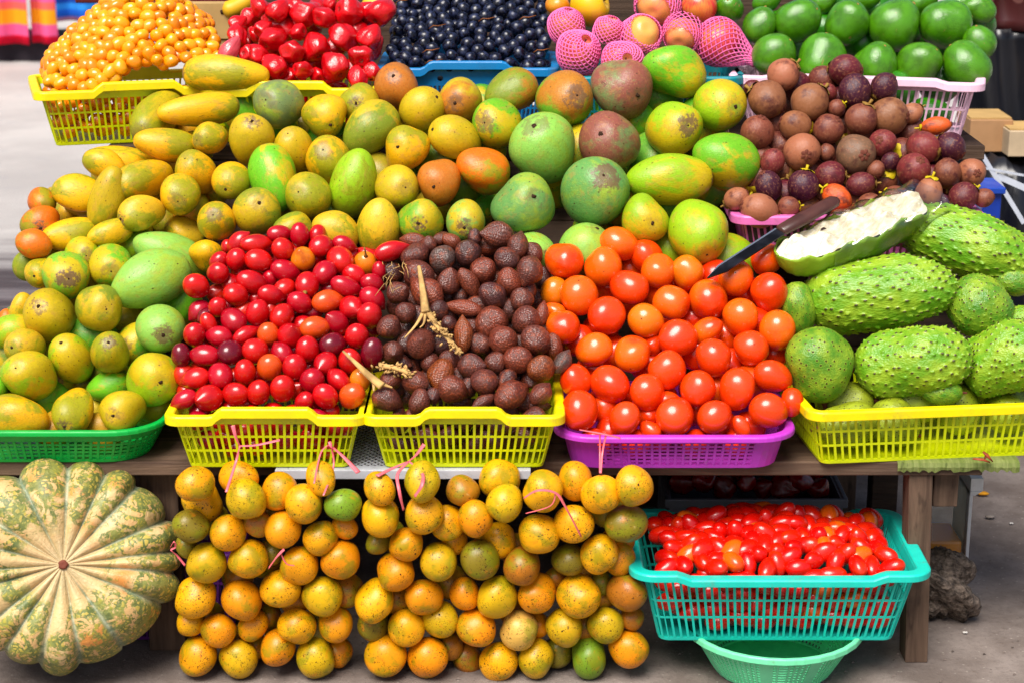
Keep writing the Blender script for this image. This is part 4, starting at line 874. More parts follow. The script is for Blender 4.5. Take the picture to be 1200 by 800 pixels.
# green leaf strip and curled bark at the right end of the bench
m = MB(); P = []
rr = random.Random(3)
for i in range(40):
    px = 1052+143*i/39; zt_ = .3497; P.append([at_y(px,540,.02+.0*i).xyz*Vector((1,0,0)) if False else Vector((pxx(px,-.004,.35), yy, zz)) for yy, zz in ((.05,.3515),(.004,.3512),(-.0045,.349),(-.007,.3425+rr.uniform(-.001,.001)),(-.0058,.336+rr.uniform(-.003,.003)))])
m.grid(P); leaf = m.build('leaf_strip', m_wood('dried_green_leaf', S(104,116,62), S(140,146,96), 1.0, .7, (160,14,14)), None, False, solid=.0012); tag(leaf, 'torn strip of dried green leaf on the bench edge at the right', 'leaf')
bk = tag(empty('bark_curl', at_y(1152,536,-.012)), 'curled reddish brown bit of bark on the green leaf strip', 'bark')
BM = m_plain('bark_red', S(150,78,52), .6, .3, .4, 80.0, .4)
for (a, b, c, r) in (((1140,537),(1152,538),(1160,541),.0032),((1152,529),(1157,533),(1163,540),.0042),((1153,538),(1156,534),(1154,531),.0028)):
    m = MB(); m.tube([at_y(*a,-.014), at_y(*b,-.018), at_y(*c,-.013)], [r*.6,r,r*.5], 8, .5); o = m.build('fragment', BM, bk, True); o.matrix_parent_inverse = Matrix.Translation(-bk.location)

# ------------------------------------------------------------------ pumpkin
def pumpkin():
    rr = random.Random(4); NL = 17; cuts = [.1 + i*2*PI/NL + rr.uniform(-.13,.13) for i in range(NL)]; dep = [rr.uniform(.8,1.15) for _ in cuts]; am = [rr.uniform(.95,1.05) for _ in cuts]
    G, R = [], []
    def fn(t, p):
        p = p % (2*PI); i = max([k for k in range(NL) if cuts[k] <= p], default=NL-1); a = cuts[i]; b = cuts[(i+1) % NL]; pp = p
        if b <= a: b += 2*PI
        if pp < a: pp += 2*PI
        u = min(1.0, max(0.0, (pp-a)/(b-a))); f = max(0, math.sin(PI*u))**.62; edge = (dep[i]*(1-u)+dep[(i+1) % NL]*u)
        st = math.sin(t); r = st**.82; z = math.cos(t)
        inn = min(1, st/.55); k = 1-.092*edge*(1-f)*inn*(1 if z > -.3 else .8); k *= (am[i]*abs(math.sin(PI*u))**.8+(1-abs(math.sin(PI*u))**.8))
        zz = (abs(z)**.8)*(1 if z > 0 else -1)*.118 - .036*math.exp(-(t/.5)**2) - (1-f)*.013*edge*min(1, st/.3)*max(0, z)**.5
        G.append((1-f)*min(1, st/.12)); R.append(min(1, t/1.5))
        k2 = 1+.012*math.sin(9*t+i)+.01*math.sin(5*t+2*i)
        return (.169*r*k*k2*math.cos(p)*1.115, .169*r*k*k2*math.sin(p)*.985, zz)
    me = blob('pumpkin', fn, 320, 64, MAT['pumpkin'])
    for nm, A in (('groove', G), ('radial', R)):
        at = me.attributes.new(nm, 'FLOAT', 'POINT')
        for i, a in enumerate(A[:len(me.vertices)]): at.data[i].value = a
    P = at_y(74, 661, -.035); v, rt, up = basis(P)
    o = link('pumpkin', me); M = Matrix((rt, up, v)).transposed().to_4x4(); o.matrix_world = Matrix.Translation(P) @ M
    tag(o, 'huge ribbed pumpkin mottled green and cream orange resting on its side on the ground', 'pumpkin')
    b = blob('blossom_scar', lambda t, p: (.0075*math.sin(t)*math.cos(p)*(1+.15*math.cos(5*p)), .0075*math.sin(t)*math.sin(p), .0840+.004*math.cos(t)-.002*math.exp(-(t/.5)**2)), 20, 10, MAT['rosette'])
    link('blossom_scar', b, None, o)
pumpkin()

# ------------------------------------------------------------------ grapes: bunches of berries with a stalk
def grapes():
    r = .0128
    def hf(x, y): return B_grape.h - .004 + .125*max(0, (y+.115)/.23)**.9 - .35*max(0, abs(x)-.10)
    w, d = B_grape.top; pts = []
    for L in range(2): pts += [p-Vector((0,-.3*r*L,1.4*r*L)) for p in dart(210, r, hf, (-w/2+r, w/2-r), (-d/2+r*.9, d/2), 50+L, 9000, 1.7)]
    xs = [-.125, -.07, -.01, .05, .11]; cs = [Vector((xs[i], -.06+.05*(i % 2), 0)) for i in range(5)] + [Vector((-.09+.09*i, .06, 0)) for i in range(3)]
    words = ['at the left rim of the blue basket','second from the left in the blue basket','in the middle of the blue basket front','right of the middle in the blue basket','at the right rim of the blue basket','at the back left of the blue basket','at the back middle of the blue basket','at the back right of the blue basket']
    ST = m_plain('grape_stalk', S(140,92,52), .7, .2, .3, 60.0)
    for i, c in enumerate(cs):
        own = [p for p in pts if min(range(8), key=lambda k: (Vector((p.x,p.y,0))-cs[k]).length) == i][:98]
        if not own: continue
        top = max(own, key=lambda p: p.z+p.y*.3); base = B_grape.world(c.x, c.y, B_grape.h)
        root = tag(empty('grape_bunch', base), 'bunch of blue black grapes '+words[i], 'grapes', 'bunches of dark grapes in the blue basket')
        for p in own:
            o = spawn('grape', 'berry', B_grape.world(*p), Vector((random.gauss(0,1),random.gauss(0,1),1)), r*random.uniform(.85,1.08), r*random.uniform(.95,1.12), (1,1,1,1)); o.location -= base; o.parent = root
        m = MB(); a = B_grape.world(*(own[len(own)//3]+Vector((0,-.006,.006)))) - base
        m.tube([a+Vector((-.012,0,.0)), a+Vector((-.004,-.003,.006)), a+Vector((.006,-.001,.005)), a+Vector((.02,.004,.008))], [.0009,.0012,.0012,.0008], 5)
        m.build('stalk', ST, root, True)
KIT['grape'] = [(blob('grape_body', ell(151+s, lambda t: (math.sin(t), math.cos(t)), .02), 20, 14, MAT['grape']), []) for s in range(2)]
grapes()

# ------------------------------------------------------------------ apples and their foam nets
def net_mesh(t0, t1, tail=0.0, n=17, flare=0.0, seed=0, rad=.034):
    m = MB(); N = 22; w = wob(seed, .03)
    for sg in (-1, 1):
        for k in range(n):
            pts = []
            for i in range(N+1):
                t = t0+(t1-t0)*i/N; p = sg*t*1.5+2*PI*k/n; R = 1.05+flare*max(0, (i/N-.55))**1.2*2.0 + (.02 if sg > 0 else 0)
                x, y, z = R*math.sin(t)*math.cos(p), R*math.sin(t)*math.sin(p), R*math.cos(t)
                if tail and t < 1.0:
                    u = (1.0-t)/1.0; z = R*math.cos(1.0)+tail*u; q = R*math.sin(1.0)*(1-.72*min(1,u*1.25))*(1 if u < .8 else 1+.5*(u-.8)); x, y = q*math.cos(p), q*math.sin(p)
                g = w(x, y, z); pts.append((x*g, y*g, z))
            m.tube(pts, rad, 5, .7)
    return mesh_from('foam_net', m.v, m.f, True, MAT['pink_net'])
NETS = {'full': net_mesh(.25, 2.7, 0, 18), 'tail': net_mesh(.02, 2.6, 1.25, 18, 0, 3), 'collar': net_mesh(.95, 1.95, 0, 18, .25, 5), 'loose': net_mesh(.35, 2.2, .55, 16, .2, 7, .04)}
APL = (.605, .855, .67)
for x, y, r, c, lab, netk, nlab, axd in (
    (678,62,25,(240,120,110),'apple wrapped in a pink foam net beside the grape basket','full','pink foam net round the apple beside the grape basket',(.3,.5,.6)),
    (664,32,21,(240,150,120),'netted apple half hidden behind the front netted apple','full','pink foam net round the half hidden apple at the grapes',(.1,.8,.3)),
    (752,41,22,(248,188,110),'peach coloured apple with its blossom dimple facing out of a net','collar','pink foam net turned down round the peach coloured apple',(-.35,-.4,-.8)),
    (799,41,21,(248,150,116),'plain salmon apple between two netted apples','collar','pink foam net turned down behind the salmon apple',(.2,.5,-.8)),
    (769,8,24,(244,150,120),'blushed apple at the top edge in a pink net','collar','pink foam net round the blushed apple at the top edge',(.2,.3,-.8)),
    (843,50,27,(240,110,110),'netted apple beside the avocado basket','tail','pink foam net with a gathered end pointing at the avocados',(.93,-.45,.25)),
    (730,74,24,(244,140,116),'netted apple low in front behind the reddish mango','full','pink foam net low in front behind the reddish mango',(.2,.2,.9)),
    (714,36,17,(240,150,120),'apple lost inside a crumpled loose net','loose','crumpled loose pink foam net in the middle of the apples',(.25,.9,.3)),
    (820,8,21,(226,70,72),'red apple without a net at the top edge',None,'',(.1,.8,.4)),
    (691,7,26,(244,206,20),'large bright yellow apple above the pink nets',None,'',(.9,.3,.3)),
    (654,8,15,(226,150,30),'orange yellow apple beside the grapes at the top edge',None,'',(.2,.9,.2))):
    d = ray(x, y); s = slope_s(x, y, APL); R = r*s/FPX; s = solve_depth(s, d, R*1.03, .93); P = CAM+d*s; R = r*s/FPX; PLACED.append((P, R*1.04)); v, rt, up = basis(P)
    ax = rt*axd[0]+up*axd[1]+v*axd[2]
    o = spawn('apple', 'apple', P, ax, R, R, jit(S(*c), .03)); tag(o, lab, 'apple', 'apples in the teal basket')
    if netk:
        nt = link('foam_net', NETS[netk]); q = Vector((0,0,1)).rotation_difference((ax if netk in ('tail','loose') else -ax if netk == 'collar' else ax).normalized()).to_matrix().to_4x4()
        nt.matrix_world = Matrix.Translation(P) @ q @ Matrix.Diagonal((R*1.02, R*1.02, R*1.02, 1)); tag(nt, nlab, 'foam net', 'pink foam nets on the apples')

# ------------------------------------------------------------------ ribbons, dry stalks
def ribbon(name, label, strands, cat, mat, flat=.25, group=None):
    root = tag(empty(name, strands[0][0][0]), label, cat, group)
    for pts, rad in strands:
        P = [Vector(p) for p in pts]; F = []
        for i in range(len(P)-1):
            p0, p1, p2, p3 = P[max(0,i-1)], P[i], P[i+1], P[min(len(P)-1,i+2)]
            for j in range(6):
                t = j/6; F.append(.5*((2*p1)+(p2-p0)*t+(2*p0-5*p1+4*p2-p3)*t*t+(3*p1-p0-3*p2+p3)*t**3))
        F.append(P[-1]); m = MB(); n = len(F)
        R = [rad[0]+(rad[1]-rad[0])*i/(n-1) for i in range(n)] if hasattr(rad, '__len__') else rad
        m.tube(F, R, 6, flat); o = m.build('strand', mat, root, True); o.matrix_parent_inverse = Matrix.Translation(-root.location)
def R_(Y, *pp):   # strands hang before the basket, then lie on the fruit of the bunch
    return [at_y(x, y, min(Y, Y+(-.118+.072*(y-560)/215-.046-Y)*min(1, max(0, (y-545)/22))) - .0036*(k % 2)) for k, (x, y) in enumerate(pp)]
RB = 'pink raffia ties of the fruit bunches'
def rib(label, *st): ribbon('raffia_tie', label, st, 'ribbon', MAT['pink_ribbon'], .25, RB)
rib('pink raffia tied before the tamarillo basket', (R_(-.088,(273,498),(276,510),(281,522)), (.0035,.002)), (R_(-.088,(281,522),(300,521),(328,515)), (.0018,.0032)), (R_(-.096,(281,522),(276,542),(265,576)), .0022))
rib('looped pink raffia between the two yellow baskets', (R_(-.09,(387,520),(376,530),(368,566)), .0014), (R_(-.09,(387,518),(391,545),(379,580)), .0016), (R_(-.088,(388,522),(402,534),(420,553)), (.0014,.0045)), (R_(-.089,(386,517),(388,522),(390,526)), .003))
rib('pink raffia with a broad end on the snake fruit basket', (R_(-.088,(497,520),(488,532),(479,540)), (.0042,.002)), (R_(-.089,(479,540),(460,548),(442,557)), (.0016,.0042)), (R_(-.1,(479,540),(466,555),(468,575),(473,597)), .0026), (R_(-.104,(479,540),(494,552),(495,566),(486,581)), (.0016,.004)))
rib('thin pink raffia hung over the violet basket rim', (R_(-.082,(679,503),(707,508),(727,513)), (.0012,.0028)), (R_(-.084,(703,509),(703,530),(703,554)), .0014), (R_(-.085,(710,510),(706,530),(704,554)), .0017))
rib('pale pink raffia tied round the third bunch', (R_(-.115,(614,583),(630,574),(651,577),(662,592),(681,628)), (.0026,.0034)), (R_(-.113,(651,577),(645,592),(616,601)), .0012))
rib('small pink raffia loop beside the pumpkin', (R_(-.1,(200,640),(204,634),(206,640),(201,644),(208,651),(217,662)), .0022))
rib('pink raffia knot inside the leftmost bunch', (R_(-.105,(333,643),(325,651),(315,665)), .003), (R_(-.1,(329,648),(336,660),(345,662)), .0015))
def Sx(x, y, dy=0.0): p = at_slope(x, y, FRONT); return p+(CAM-p).normalized()*(.028+dy)
ST = MAT['stalk']
ribbon('dry_stalk', 'tall split dry stalk standing among the snake fruits', [([Sx(491,312,.01),Sx(494,330,.01),Sx(497,352,.008),Sx(499,366,.004)], (.003,.0078)), ([Sx(498,362),Sx(488,380),Sx(474,396,-.005)], (.004,.0012)), ([Sx(499,362),Sx(497,378),Sx(492,384)], (.003,.001)), ([Sx(500,362),Sx(508,376),Sx(520,390),Sx(538,412)], (.0055,.004))], 'stalk', ST, .6, 'dry fruit stalks on the snake fruits')
ribbon('dry_stalk', 'dry stalk lying across from the tamarillos to the snake fruits', [([Sx(402,411,.01),Sx(418,426,.012),Sx(433,440,.012),Sx(448,452,.008)], (.002,.009)), ([Sx(436,444,.01),Sx(450,450,.006),Sx(460,454)], (.006,.0015)), ([Sx(438,446,.008),Sx(438,458,.006)], (.004,.001))], 'stalk', ST, .6, 'dry fruit stalks on the snake fruits')
ribbon('dry_stalk', 'short crumbly dry flower stalk at the left of the snake fruits', [([Sx(445,428,.0),Sx(458,430,.003),Sx(470,433,.003),Sx(481,438,0)], (.0045,.0045))], 'stalk', ST, .8, 'dry fruit stalks on the snake fruits')
# crumbs on the flower stalks
def crumbs(o, pts, n, r, seed):
    rr = random.Random(seed); m = MB()
    for _ in range(n):
        i = rr.randrange(len(pts)-1); t = rr.random(); p = pts[i].lerp(pts[i+1], t)+Vector((rr.gauss(0,1),rr.gauss(0,1),rr.gauss(0,1)))*r*1.3; d = Vector((rr.gauss(0,1),rr.gauss(0,1),rr.gauss(0,1))).normalized()*r
        m.tube([p-d, p, p+d], [r*.35, r*.6, r*.25], 5)
    c = m.build('husk_scales', ST, o, True); c.matrix_parent_inverse = Matrix.Translation(-o.location)
ds = [o for o in COL.objects if o.name.startswith('dry_stalk')]
crumbs(ds[0], [Sx(505,372,.002),Sx(520,390,.002),Sx(540,414,.002)], 70, .0036, 1); crumbs(ds[2], [Sx(445,428),Sx(470,433),Sx(482,438)], 60, .0034, 2)
rt_ = tag(empty('root_fibres', Sx(457,318)), 'tuft of pale root fibres on the snake fruits beside the tamarillos', 'fibres'); m = MB(); rr = random.Random(9)
for k in range(16):
    a = (rr.uniform(448,474), rr.uniform(304,340)); b = (a[0]+rr.uniform(-12,12), a[1]+rr.uniform(4,18)); m.tube([Sx(*a,rr.uniform(-.005,0)), Sx((a[0]+b[0])/2+rr.uniform(-5,5), (a[1]+b[1])/2, .004), Sx(*b,rr.uniform(-.006,0))], .0006, 4)
o = m.build('fibre_tuft', ST, rt_, True); o.matrix_parent_inverse = Matrix.Translation(-rt_.location)

# ------------------------------------------------------------------ cut soursop in film, and the knife
def cut_soursop():
    pl = (-.045, .455, .80); A0, A1 = at_slope(912, 301, pl), at_slope(1078, 233, (-.035, .455, .8)); X = (A1-A0); a = X.length/2*1.0; X.normalize(); C = (A0+A1)/2
    v, rt, up = basis(C); N = v*.50+up*.86-rt*.10; N = (N-X*N.dot(X)).normalized(); Wd = N.cross(X).normalized()
    M = Matrix((X, Wd, N)).transposed().to_4x4(); root = tag(empty('cut_soursop', C), 'halved white fleshed soursop in clear film lying above the spiny soursops', 'cut fruit')
    root.matrix_world = Matrix.Translation(C) @ M
    rr = random.Random(2); w = wob(3, .05); hw, dp = .047, .060
    def taper(u): return (1-abs(u)**(4.0 if u < 0 else 9.0))**.5*(1+.04*u+.05*math.sin(u*7+1))
    m = MB(); P = []
    for i in range(60):
        u = -1+2*i/59; q = taper(u)
        P.append([(a*u, hw*q*math.cos(f)*w(u*2,f,0), -dp*q*math.sin(f)*w(u*2,f,0)+.002*math.sin(i*1.9+7*f)*math.sin(f)*abs(math.sin(9*f)) + (.004*math.sin(i*.31)+.0022*math.sin(i*.83+2)+rr.uniform(-.0012,.0012))*abs(math.cos(f))**6) for f in [PI*j/30 for j in range(31)]])
    m.grid(P); sk = m.build('green_skin', MAT['soursop'], root, True, solid=.003); sk.color = S(120,160,44)
    m = MB(); P = []
    nz = lambda x, y: .006*math.sin(x*150+3*math.sin(y*190))*math.cos(y*150)+.007*math.sin(x*63+y*90)+.005*math.sin(x*110-y*60+1)+rr.uniform(-.0012,.0012)
    for i in range(90):
        u = -1+2*i/89; q = taper(u)*.93
        P.append([(a*.992*u, hw*q*s*(1.045+.03*math.sin(u*23)+.02*math.sin(u*41+1)), .006*(1-s*s)+nz(a*u, hw*q*s)*(1-abs(s)**4)-.002) for s in [-1+2*j/28 for j in range(29)]])
    n = NT('white_soursop_flesh'); c = n.co(rnd=False); f = n.noise(n.vec('MULTIPLY', c, (1,3,1)), 55.0, 6, .65); g = n.noise(c, 20.0, 4)
    fl = n.bsdf(n.mix(n.step(f, .3, .65), S(232,218,184), S(250,247,236,.84)), n.step(g,.4,.6,.25,.5), .5, bump=f, bstr=.6, bdist=.006, sss=.2, sssr=(.01,.009,.006))
    m.grid(P); m.build('white_flesh', fl, root, True)
    sd = MB()
    for (u, s) in ((-.3,.35),(.42,-.2),(.1,.5)):
        q = Vector((a*u, hw*.93*taper(u)*s, .0065)); sd.tube([q+Vector((-.005,.001,-.001)), q+Vector((-.002,0,.0012)), q+Vector((.002,0,.0012)), q+Vector((.005,-.001,-.001))], [.0006,.0026,.0026,.0006], 7, .6)
    sd.build('seed', MAT['scar'], root, True)
    m = MB(); P = []
    for i in range(70):
        u = -.45+1.62*i/69; q = (taper(min(.98,max(-.98,u))) if u < .75 else max(.6, taper(.75)))*1.10
        P.append([(a*u, hw*q*math.cos(f)*1.04, (.014 if f < PI else dp*1.0)*-math.sin(f+PI)*1.12 + .003*math.sin(u*17+f*3)+rr.uniform(-.0007,.0007)) for f in [-.15*PI+1.3*PI*j/30 for j in range(31)]])
    n = NT('clear_film'); tr = n.n('ShaderNodeBsdfTransparent', Color=(.96,.97,.96,1)); c = n.co(rnd=False)
    gl = n.n('ShaderNodeBsdfGlossy', Roughness=.08); bn = n.n('ShaderNodeBump', Strength=.6, Distance=.004); n.set(bn, 'Height', n.noise(n.vec('MULTIPLY', c, (1,.4,1)), 60.0, 5, .6, 1.0)); n.set(gl, 'Normal', bn.outputs[0])
    fr = n.n('ShaderNodeFresnel', IOR=1.5); n.set(fr, 'Normal', bn.outputs[0]); mx = n.n('ShaderNodeMixShader'); n.set(mx, 'i0', n.math('ADD', n.math('MULTIPLY', fr.outputs[0], 1.0), .11)); n.t.links.new(tr.outputs[0], mx.inputs[1]); n.t.links.new(gl.outputs[0], mx.inputs[2]); n.t.links.new(mx.outputs[0], n.out.inputs[0])
    m.grid(P); m.build('clear_wrap', n.m, root, True)
cut_soursop()
def knife():
    off = .055
    def K(x, y, o=off): p = at_slope(x, y, MAIN); return p+(CAM-p).normalized()*o
    root = tag(empty('knife', K(948,251)), 'long knife with a dark handle wedged between tomatoes and mangosteens', 'knife')
    hm = m_plain('dark_brown_handle', S(74,48,42), .3, .5, .25, 30.0, .1); bm = NT('dark_steel'); c = bm.co(rnd=False)
    bm = bm.bsdf(bm.mix(bm.step(bm.noise(c, 40.0, 5), .4, .7), S(38,38,42), S(70,70,76)), .3, .5, Metallic=.85)
    em = NT('bright_edge').bsdf(S(215,218,222), .2, .5, Metallic=.9)
    a, b = K(981,234), K(914,271); m = MB(); m.tube([a, a.lerp(b,.06), a.lerp(b,.3), a.lerp(b,.7), b.lerp(a,.03), b], [.008,.0135,.0145,.014,.0125,.010], 12, .6)
    o = m.build('handle', hm, root, True); o.matrix_parent_inverse = Matrix.Translation(-root.location)
    t = K(829,326,.05); ax = (t-b).normalized(); v, rt, up = basis(b); n = (up*.8+v*.6); n = (n-ax*n.dot(ax)).normalized(); w = ax.cross(n).normalized()
    if w.dot(up) < 0: w = -w
    m = MB(); L = (t-b).length
    def bl(u, s, h): return b.lerp(t, u)+w*s*(.011 if u < .8 else .011*(1-(u-.8)/.2*.9))+n*h
    for i in range(10):
        u0, u1 = i/10, (i+1)/10
        m.hexa([bl(u0,-1,-.0012),bl(u1,-1,-.0012),bl(u1,.66,-.0012),bl(u0,.66,-.0012),bl(u0,-1,.0012),bl(u1,-1,.0012),bl(u1,.66,.0006),bl(u0,.66,.0006)])
    o = m.build('blade', bm, root); o.matrix_parent_inverse = Matrix.Translation(-root.location)
    m = MB()
    for i in range(10):
        u0, u1 = i/10, (i+1)/10
        m.hexa([bl(u0,.665,-.001),bl(u1,.665,-.001),bl(u1,1,-.0002),bl(u0,1,-.0002),bl(u0,.665,.0007),bl(u1,.665,.0007),bl(u1,1,.0002),bl(u0,1,.0002)])
    o = m.build('cutting_edge', em, root); o.matrix_parent_inverse = Matrix.Translation(-root.location)
knife()

# ------------------------------------------------------------------ under the bench
crate = tag(empty('grey_crate', (.5,.52,0)), 'grey plastic crate in the shade under the bench', 'crate'); GM = m_plastic('grey_plastic', S(120,122,132))
m = MB(); x0, x1, y0, y1, h = .285, .60, .40, .66, .135
m.box(x0,x1,y0,y0+.004,.0,h); m.box(x0,x1,y1-.004,y1,0,h); m.box(x0,x0+.004,y0+.004,y1-.004,0,h); m.box(x1-.004,x1,y0+.004,y1-.004,0,h); m.box(x0+.004,x1-.004,y0+.004,y1-.004,.002,.006); part('shell', m, GM, crate, bevel=0)
m = MB(); m.box(x0-.008,x1+.008,y0-.009,y0-.0005,h-.014,h+.003); m.box(x0-.008,x1+.008,y1+.0005,y1+.009,h-.014,h+.003); m.box(x0-.009,x0-.0005,y0,y1,h-.013,h+.002); m.box(x1+.0005,x1+.009,y0,y1,h-.013,h+.002); part('rim', m, GM, crate)
rr = random.Random(5)
for i in range(16):
    p = Vector((x0+.03+(x1-x0-.06)*(i % 8)/7+rr.uniform(-.008,.008), y0+.05+.07*(i//8), h+.008+rr.uniform(-.006,.012)+.01*(i//8))); r = rr.uniform(.02,.027)
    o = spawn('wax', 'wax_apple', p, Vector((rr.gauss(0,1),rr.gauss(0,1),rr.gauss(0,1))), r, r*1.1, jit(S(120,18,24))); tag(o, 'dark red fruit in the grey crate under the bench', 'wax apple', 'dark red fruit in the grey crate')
n = NT('newsprint'); c = n.co(rnd=False); sx = n.n('ShaderNodeSeparateXYZ', Vector=c)
ln = n.step(n.math('FRACT', n.math('MULTIPLY', sx.outputs[2], 260.0)), .45, .55); wd = n.step(n.noise(n.vec('MULTIPLY', c, (220,1,260)), 1.0, 2), .42, .5); cl = n.step(n.math('FRACT', n.math('MULTIPLY', sx.outputs[0], 16.0)), .05, .09)
NP = n.bsdf(n.mix(n.math('MULTIPLY', n.math('MULTIPLY', ln, wd), n.math('MULTIPLY', cl, .6)), S(206,210,220), S(70,74,84)), .8, .2)
m = MB(); m.grid([[(.38+.22*i/14, .60+.008*math.sin(i*.9+j*.3)+.05*j/8, .13+.14*j/8+.006*math.sin(i*.6)) for j in range(9)] for i in range(15)]); tag(m.build('newspaper', NP, None, True, solid=.0006), 'crumpled newspaper sheet standing behind the dark red fruit under the bench', 'newspaper')
jug = tag(empty('plastic_jug', (.76,.32,0)), 'milky plastic jug with orange liquid behind the bench leg', 'jug')
n = NT('milky_plastic'); b1 = n.n('ShaderNodeBsdfPrincipled', Roughness=.3); n.set(b1, 'Base Color', S(215,222,205)); t1 = n.n('ShaderNodeBsdfTransparent'); mx = n.n('ShaderNodeMixShader'); n.set(mx, 'i0', .12); n.t.links.new(t1.outputs[0], mx.inputs[1]); n.t.links.new(b1.outputs[0], mx.inputs[2]); n.t.links.new(mx.outputs[0], n.out.inputs[0])
m = MB(); m.box(.70,.795,.28,.38,.002,.205); part('body', m, n.m, jug, bevel=.006)
m = MB(); m.box(.703,.792,.283,.377,.005,.10); part('liquid', m, m_plain('orange_liquid', S(232,160,24), .25, .5, .05), jug, bevel=.004)
WH = m_plastic('white_plastic', S(232,234,238))
m = MB(); m.box(.797,.803,.275,.385,.0,.198); m.box(.797,.819,.272,.388,.1985,.222); m.hexa([(.797,.272,.19),(.806,.272,.19),(.806,.388,.19),(.797,.388,.19),(.797,.272,.1983),(.8185,.272,.1983),(.8185,.388,.1983),(.797,.388,.1983)]); part('white_side', m, WH, jug, bevel=.001)
# rough dark stone
def rock():
    w1, w2 = wob(21,.13), wob(22,.06)
    rr = random.Random(6)
    def fn(t, p):
        x, y, z = math.sin(t)*math.cos(p), math.sin(t)*math.sin(p), math.cos(t); k = w1(x*1.5,y*1.5,z*1.5)*w2(x*5,y*5,z*5)*(1+rr.uniform(-.035,.035)); return (x*.066*k, y*.06*k, z*.06*k)
    n = NT('rough_stone'); c = n.co(rnd=False); f = n.noise(c, 60.0, 8, .75); g = n.vor(c, 90.0)
    mt = n.bsdf(n.mix(n.step(f,.35,.65), S(70,63,58), S(165,150,138)), .9, .2, bump=n.math('ADD', f, g.outputs['Distance']), bstr=1.0, bdist=.012)
    o = link('stone', blob('stone', fn, 60, 40, mt)); o.location = at_y(1098,690,.19); o.location.z = .052; tag(o, 'rough dark stone on the ground behind the bench leg', 'stone')
rock()

# ------------------------------------------------------------------ things on the shelf behind the baskets
CB = m_plain('cardboard', S(188,160,112), .8, .2, .12, 14.0, .1)
box = tag(empty('cardboard_box', (-.57,.98,.7495)), 'small tan cardboard box behind the wax apples', 'box')
m = MB(); m.box(-.645,-.545,.93,1.03,.7495,.962); part('carton', m, CB, box); m = MB(); m.box(-.65,-.541,.926,.929,.90,.968); part('flap', m, CB, box, bevel=0)
BN = NT('banana_skin'); c = BN.co(rnd=False); BN = BN.bsdf(BN.mix(BN.step(BN.noise(c, 30.0, 6, .7), .56, .66), S(232,190,50), S(70,48,24)), .45, .4)
for lab, pts in (('ripe banana with dark spots behind the wax apples', [(262,14),(275,10),(290,2),(302,-8)]), ('yellow banana peeping out behind the wax apples beside the grapes', [(424,10),(440,6),(460,5),(476,12)]), ('second yellow banana between wax apples and grapes', [(450,16),(466,10),(478,2),(484,-8)])):
    pp = [at_y(x, y, .93) for x, y in pts]; root = tag(empty('banana', pp[0]), lab, 'banana', 'bananas behind the wax apples')
    F = []
    for i in range(3):
        for j in range(5): F.append(pp[i].lerp(pp[i+1], j/5))
    F.append(pp[3]); k = len(F); m = MB(); m.tube(F, [.018*min(1, .35+1.6*math.sin(PI*(i+.4)/(k))) for i in range(k)], 7); o = m.build('peel', BN, root, True); o.matrix_parent_inverse = Matrix.Translation(-root.location)
    m = MB(); m.tube([F[0], F[0]-(F[1]-F[0])*1.2], [.007,.006], 6); o = m.build('tip', MAT['scar'], root, True); o.matrix_parent_inverse = Matrix.Translation(-root.location)
beam = MB(); q0, q1 = at_y(88,4,1.3), at_y(268,4,1.3); beam.box(q0.x, q1.x, 1.3, 1.34, q0.z, q0.z+.05); tag(beam.build('wooden_rail', m_wood('maroon_wood', S(92,30,32), S(120,50,46)), None, bevel=.003), 'dark red wooden rail across the top behind the orange tomatoes', 'rail')

# ------------------------------------------------------------------ behind on the right: black sheeting, boxes, maroon cloth
def sheet(name, label, cat, fn, nu, nv, mat, solid=.002): 
    m = MB(); m.grid([[fn(i/(nu-1), j/(nv-1)) for j in range(nv)] for i in range(nu)]); return tag(m.build(name, mat, None, True, solid=solid), label, cat)
BK = m_plain('black_sheeting', S(26,27,32), .28, .5, .2, 8.0, .0); WHS = m_plain('pale_plastic_strip', S(205,210,220), .3, .5, .08, 30.0)
MC = NT('maroon_print'); c = MC.co(rnd=False); vv = MC.vor(c, 9.0, rnd=.2); dd = vv.outputs['Distance']
MC = MC.bsdf(MC.mix(MC.math('MULTIPLY', MC.step(MC.math('ABSOLUTE', MC.math('SUBTRACT', dd, .22)), .02, .05, 1, 0), .5), S(74,38,38), S(150,110,104)), .35, .5)
YB = 1.75
def Xb(px, Y, z=.6): return pxx(px, Y, z)
zb = lambda y, Y: at_y(600, y, Y).z
sheet('maroon_cloth', 'maroon cloth with a pale flower print hanging at the upper right corner', 'cloth', lambda u, v: (Xb(1152,YB)+.55*u, YB+.03*math.sin(u*22)+.02*math.sin(v*9+u*5), zb(38,YB)+.45*v), 40, 20, MC)
sheet('black_sheet', 'black plastic sheet hanging below the maroon cloth', 'plastic sheet', lambda u, v: (Xb(1132,YB)+.6*u, YB+.06+.05*math.sin(u*15+v*2)+.02*math.sin(u*41+v*7), .02+(zb(36,YB)-.02)*v), 60, 30, BK)
stack = tag(empty('covered_stack', (1.3,1.5,0)), 'low stack covered with wrinkled black plastic behind the mangosteens', 'stack')
m = MB(); rr = random.Random(8); z1 = zb(186,1.45); P = []
for i in range(50):
    u = i/49; x = Xb(1142,1.4)+.6*u
    P.append([(x+.006*math.sin(9*j+i), yy+.012*math.sin(i*.8+j), zz+.012*math.sin(i*1.1+j*2.3)+rr.uniform(-.003,.003)) for j, (yy, zz) in enumerate(((1.36,.0),(1.36,.12),(1.365,.25),(1.37,.36),(1.375,.44),(1.39,z1-.03),(1.42,z1),(1.5,z1+.005),(1.6,z1),(1.68,z1)))])
m.grid(P); part('black_cover', m, BK, stack, True, 0, solid=.002)
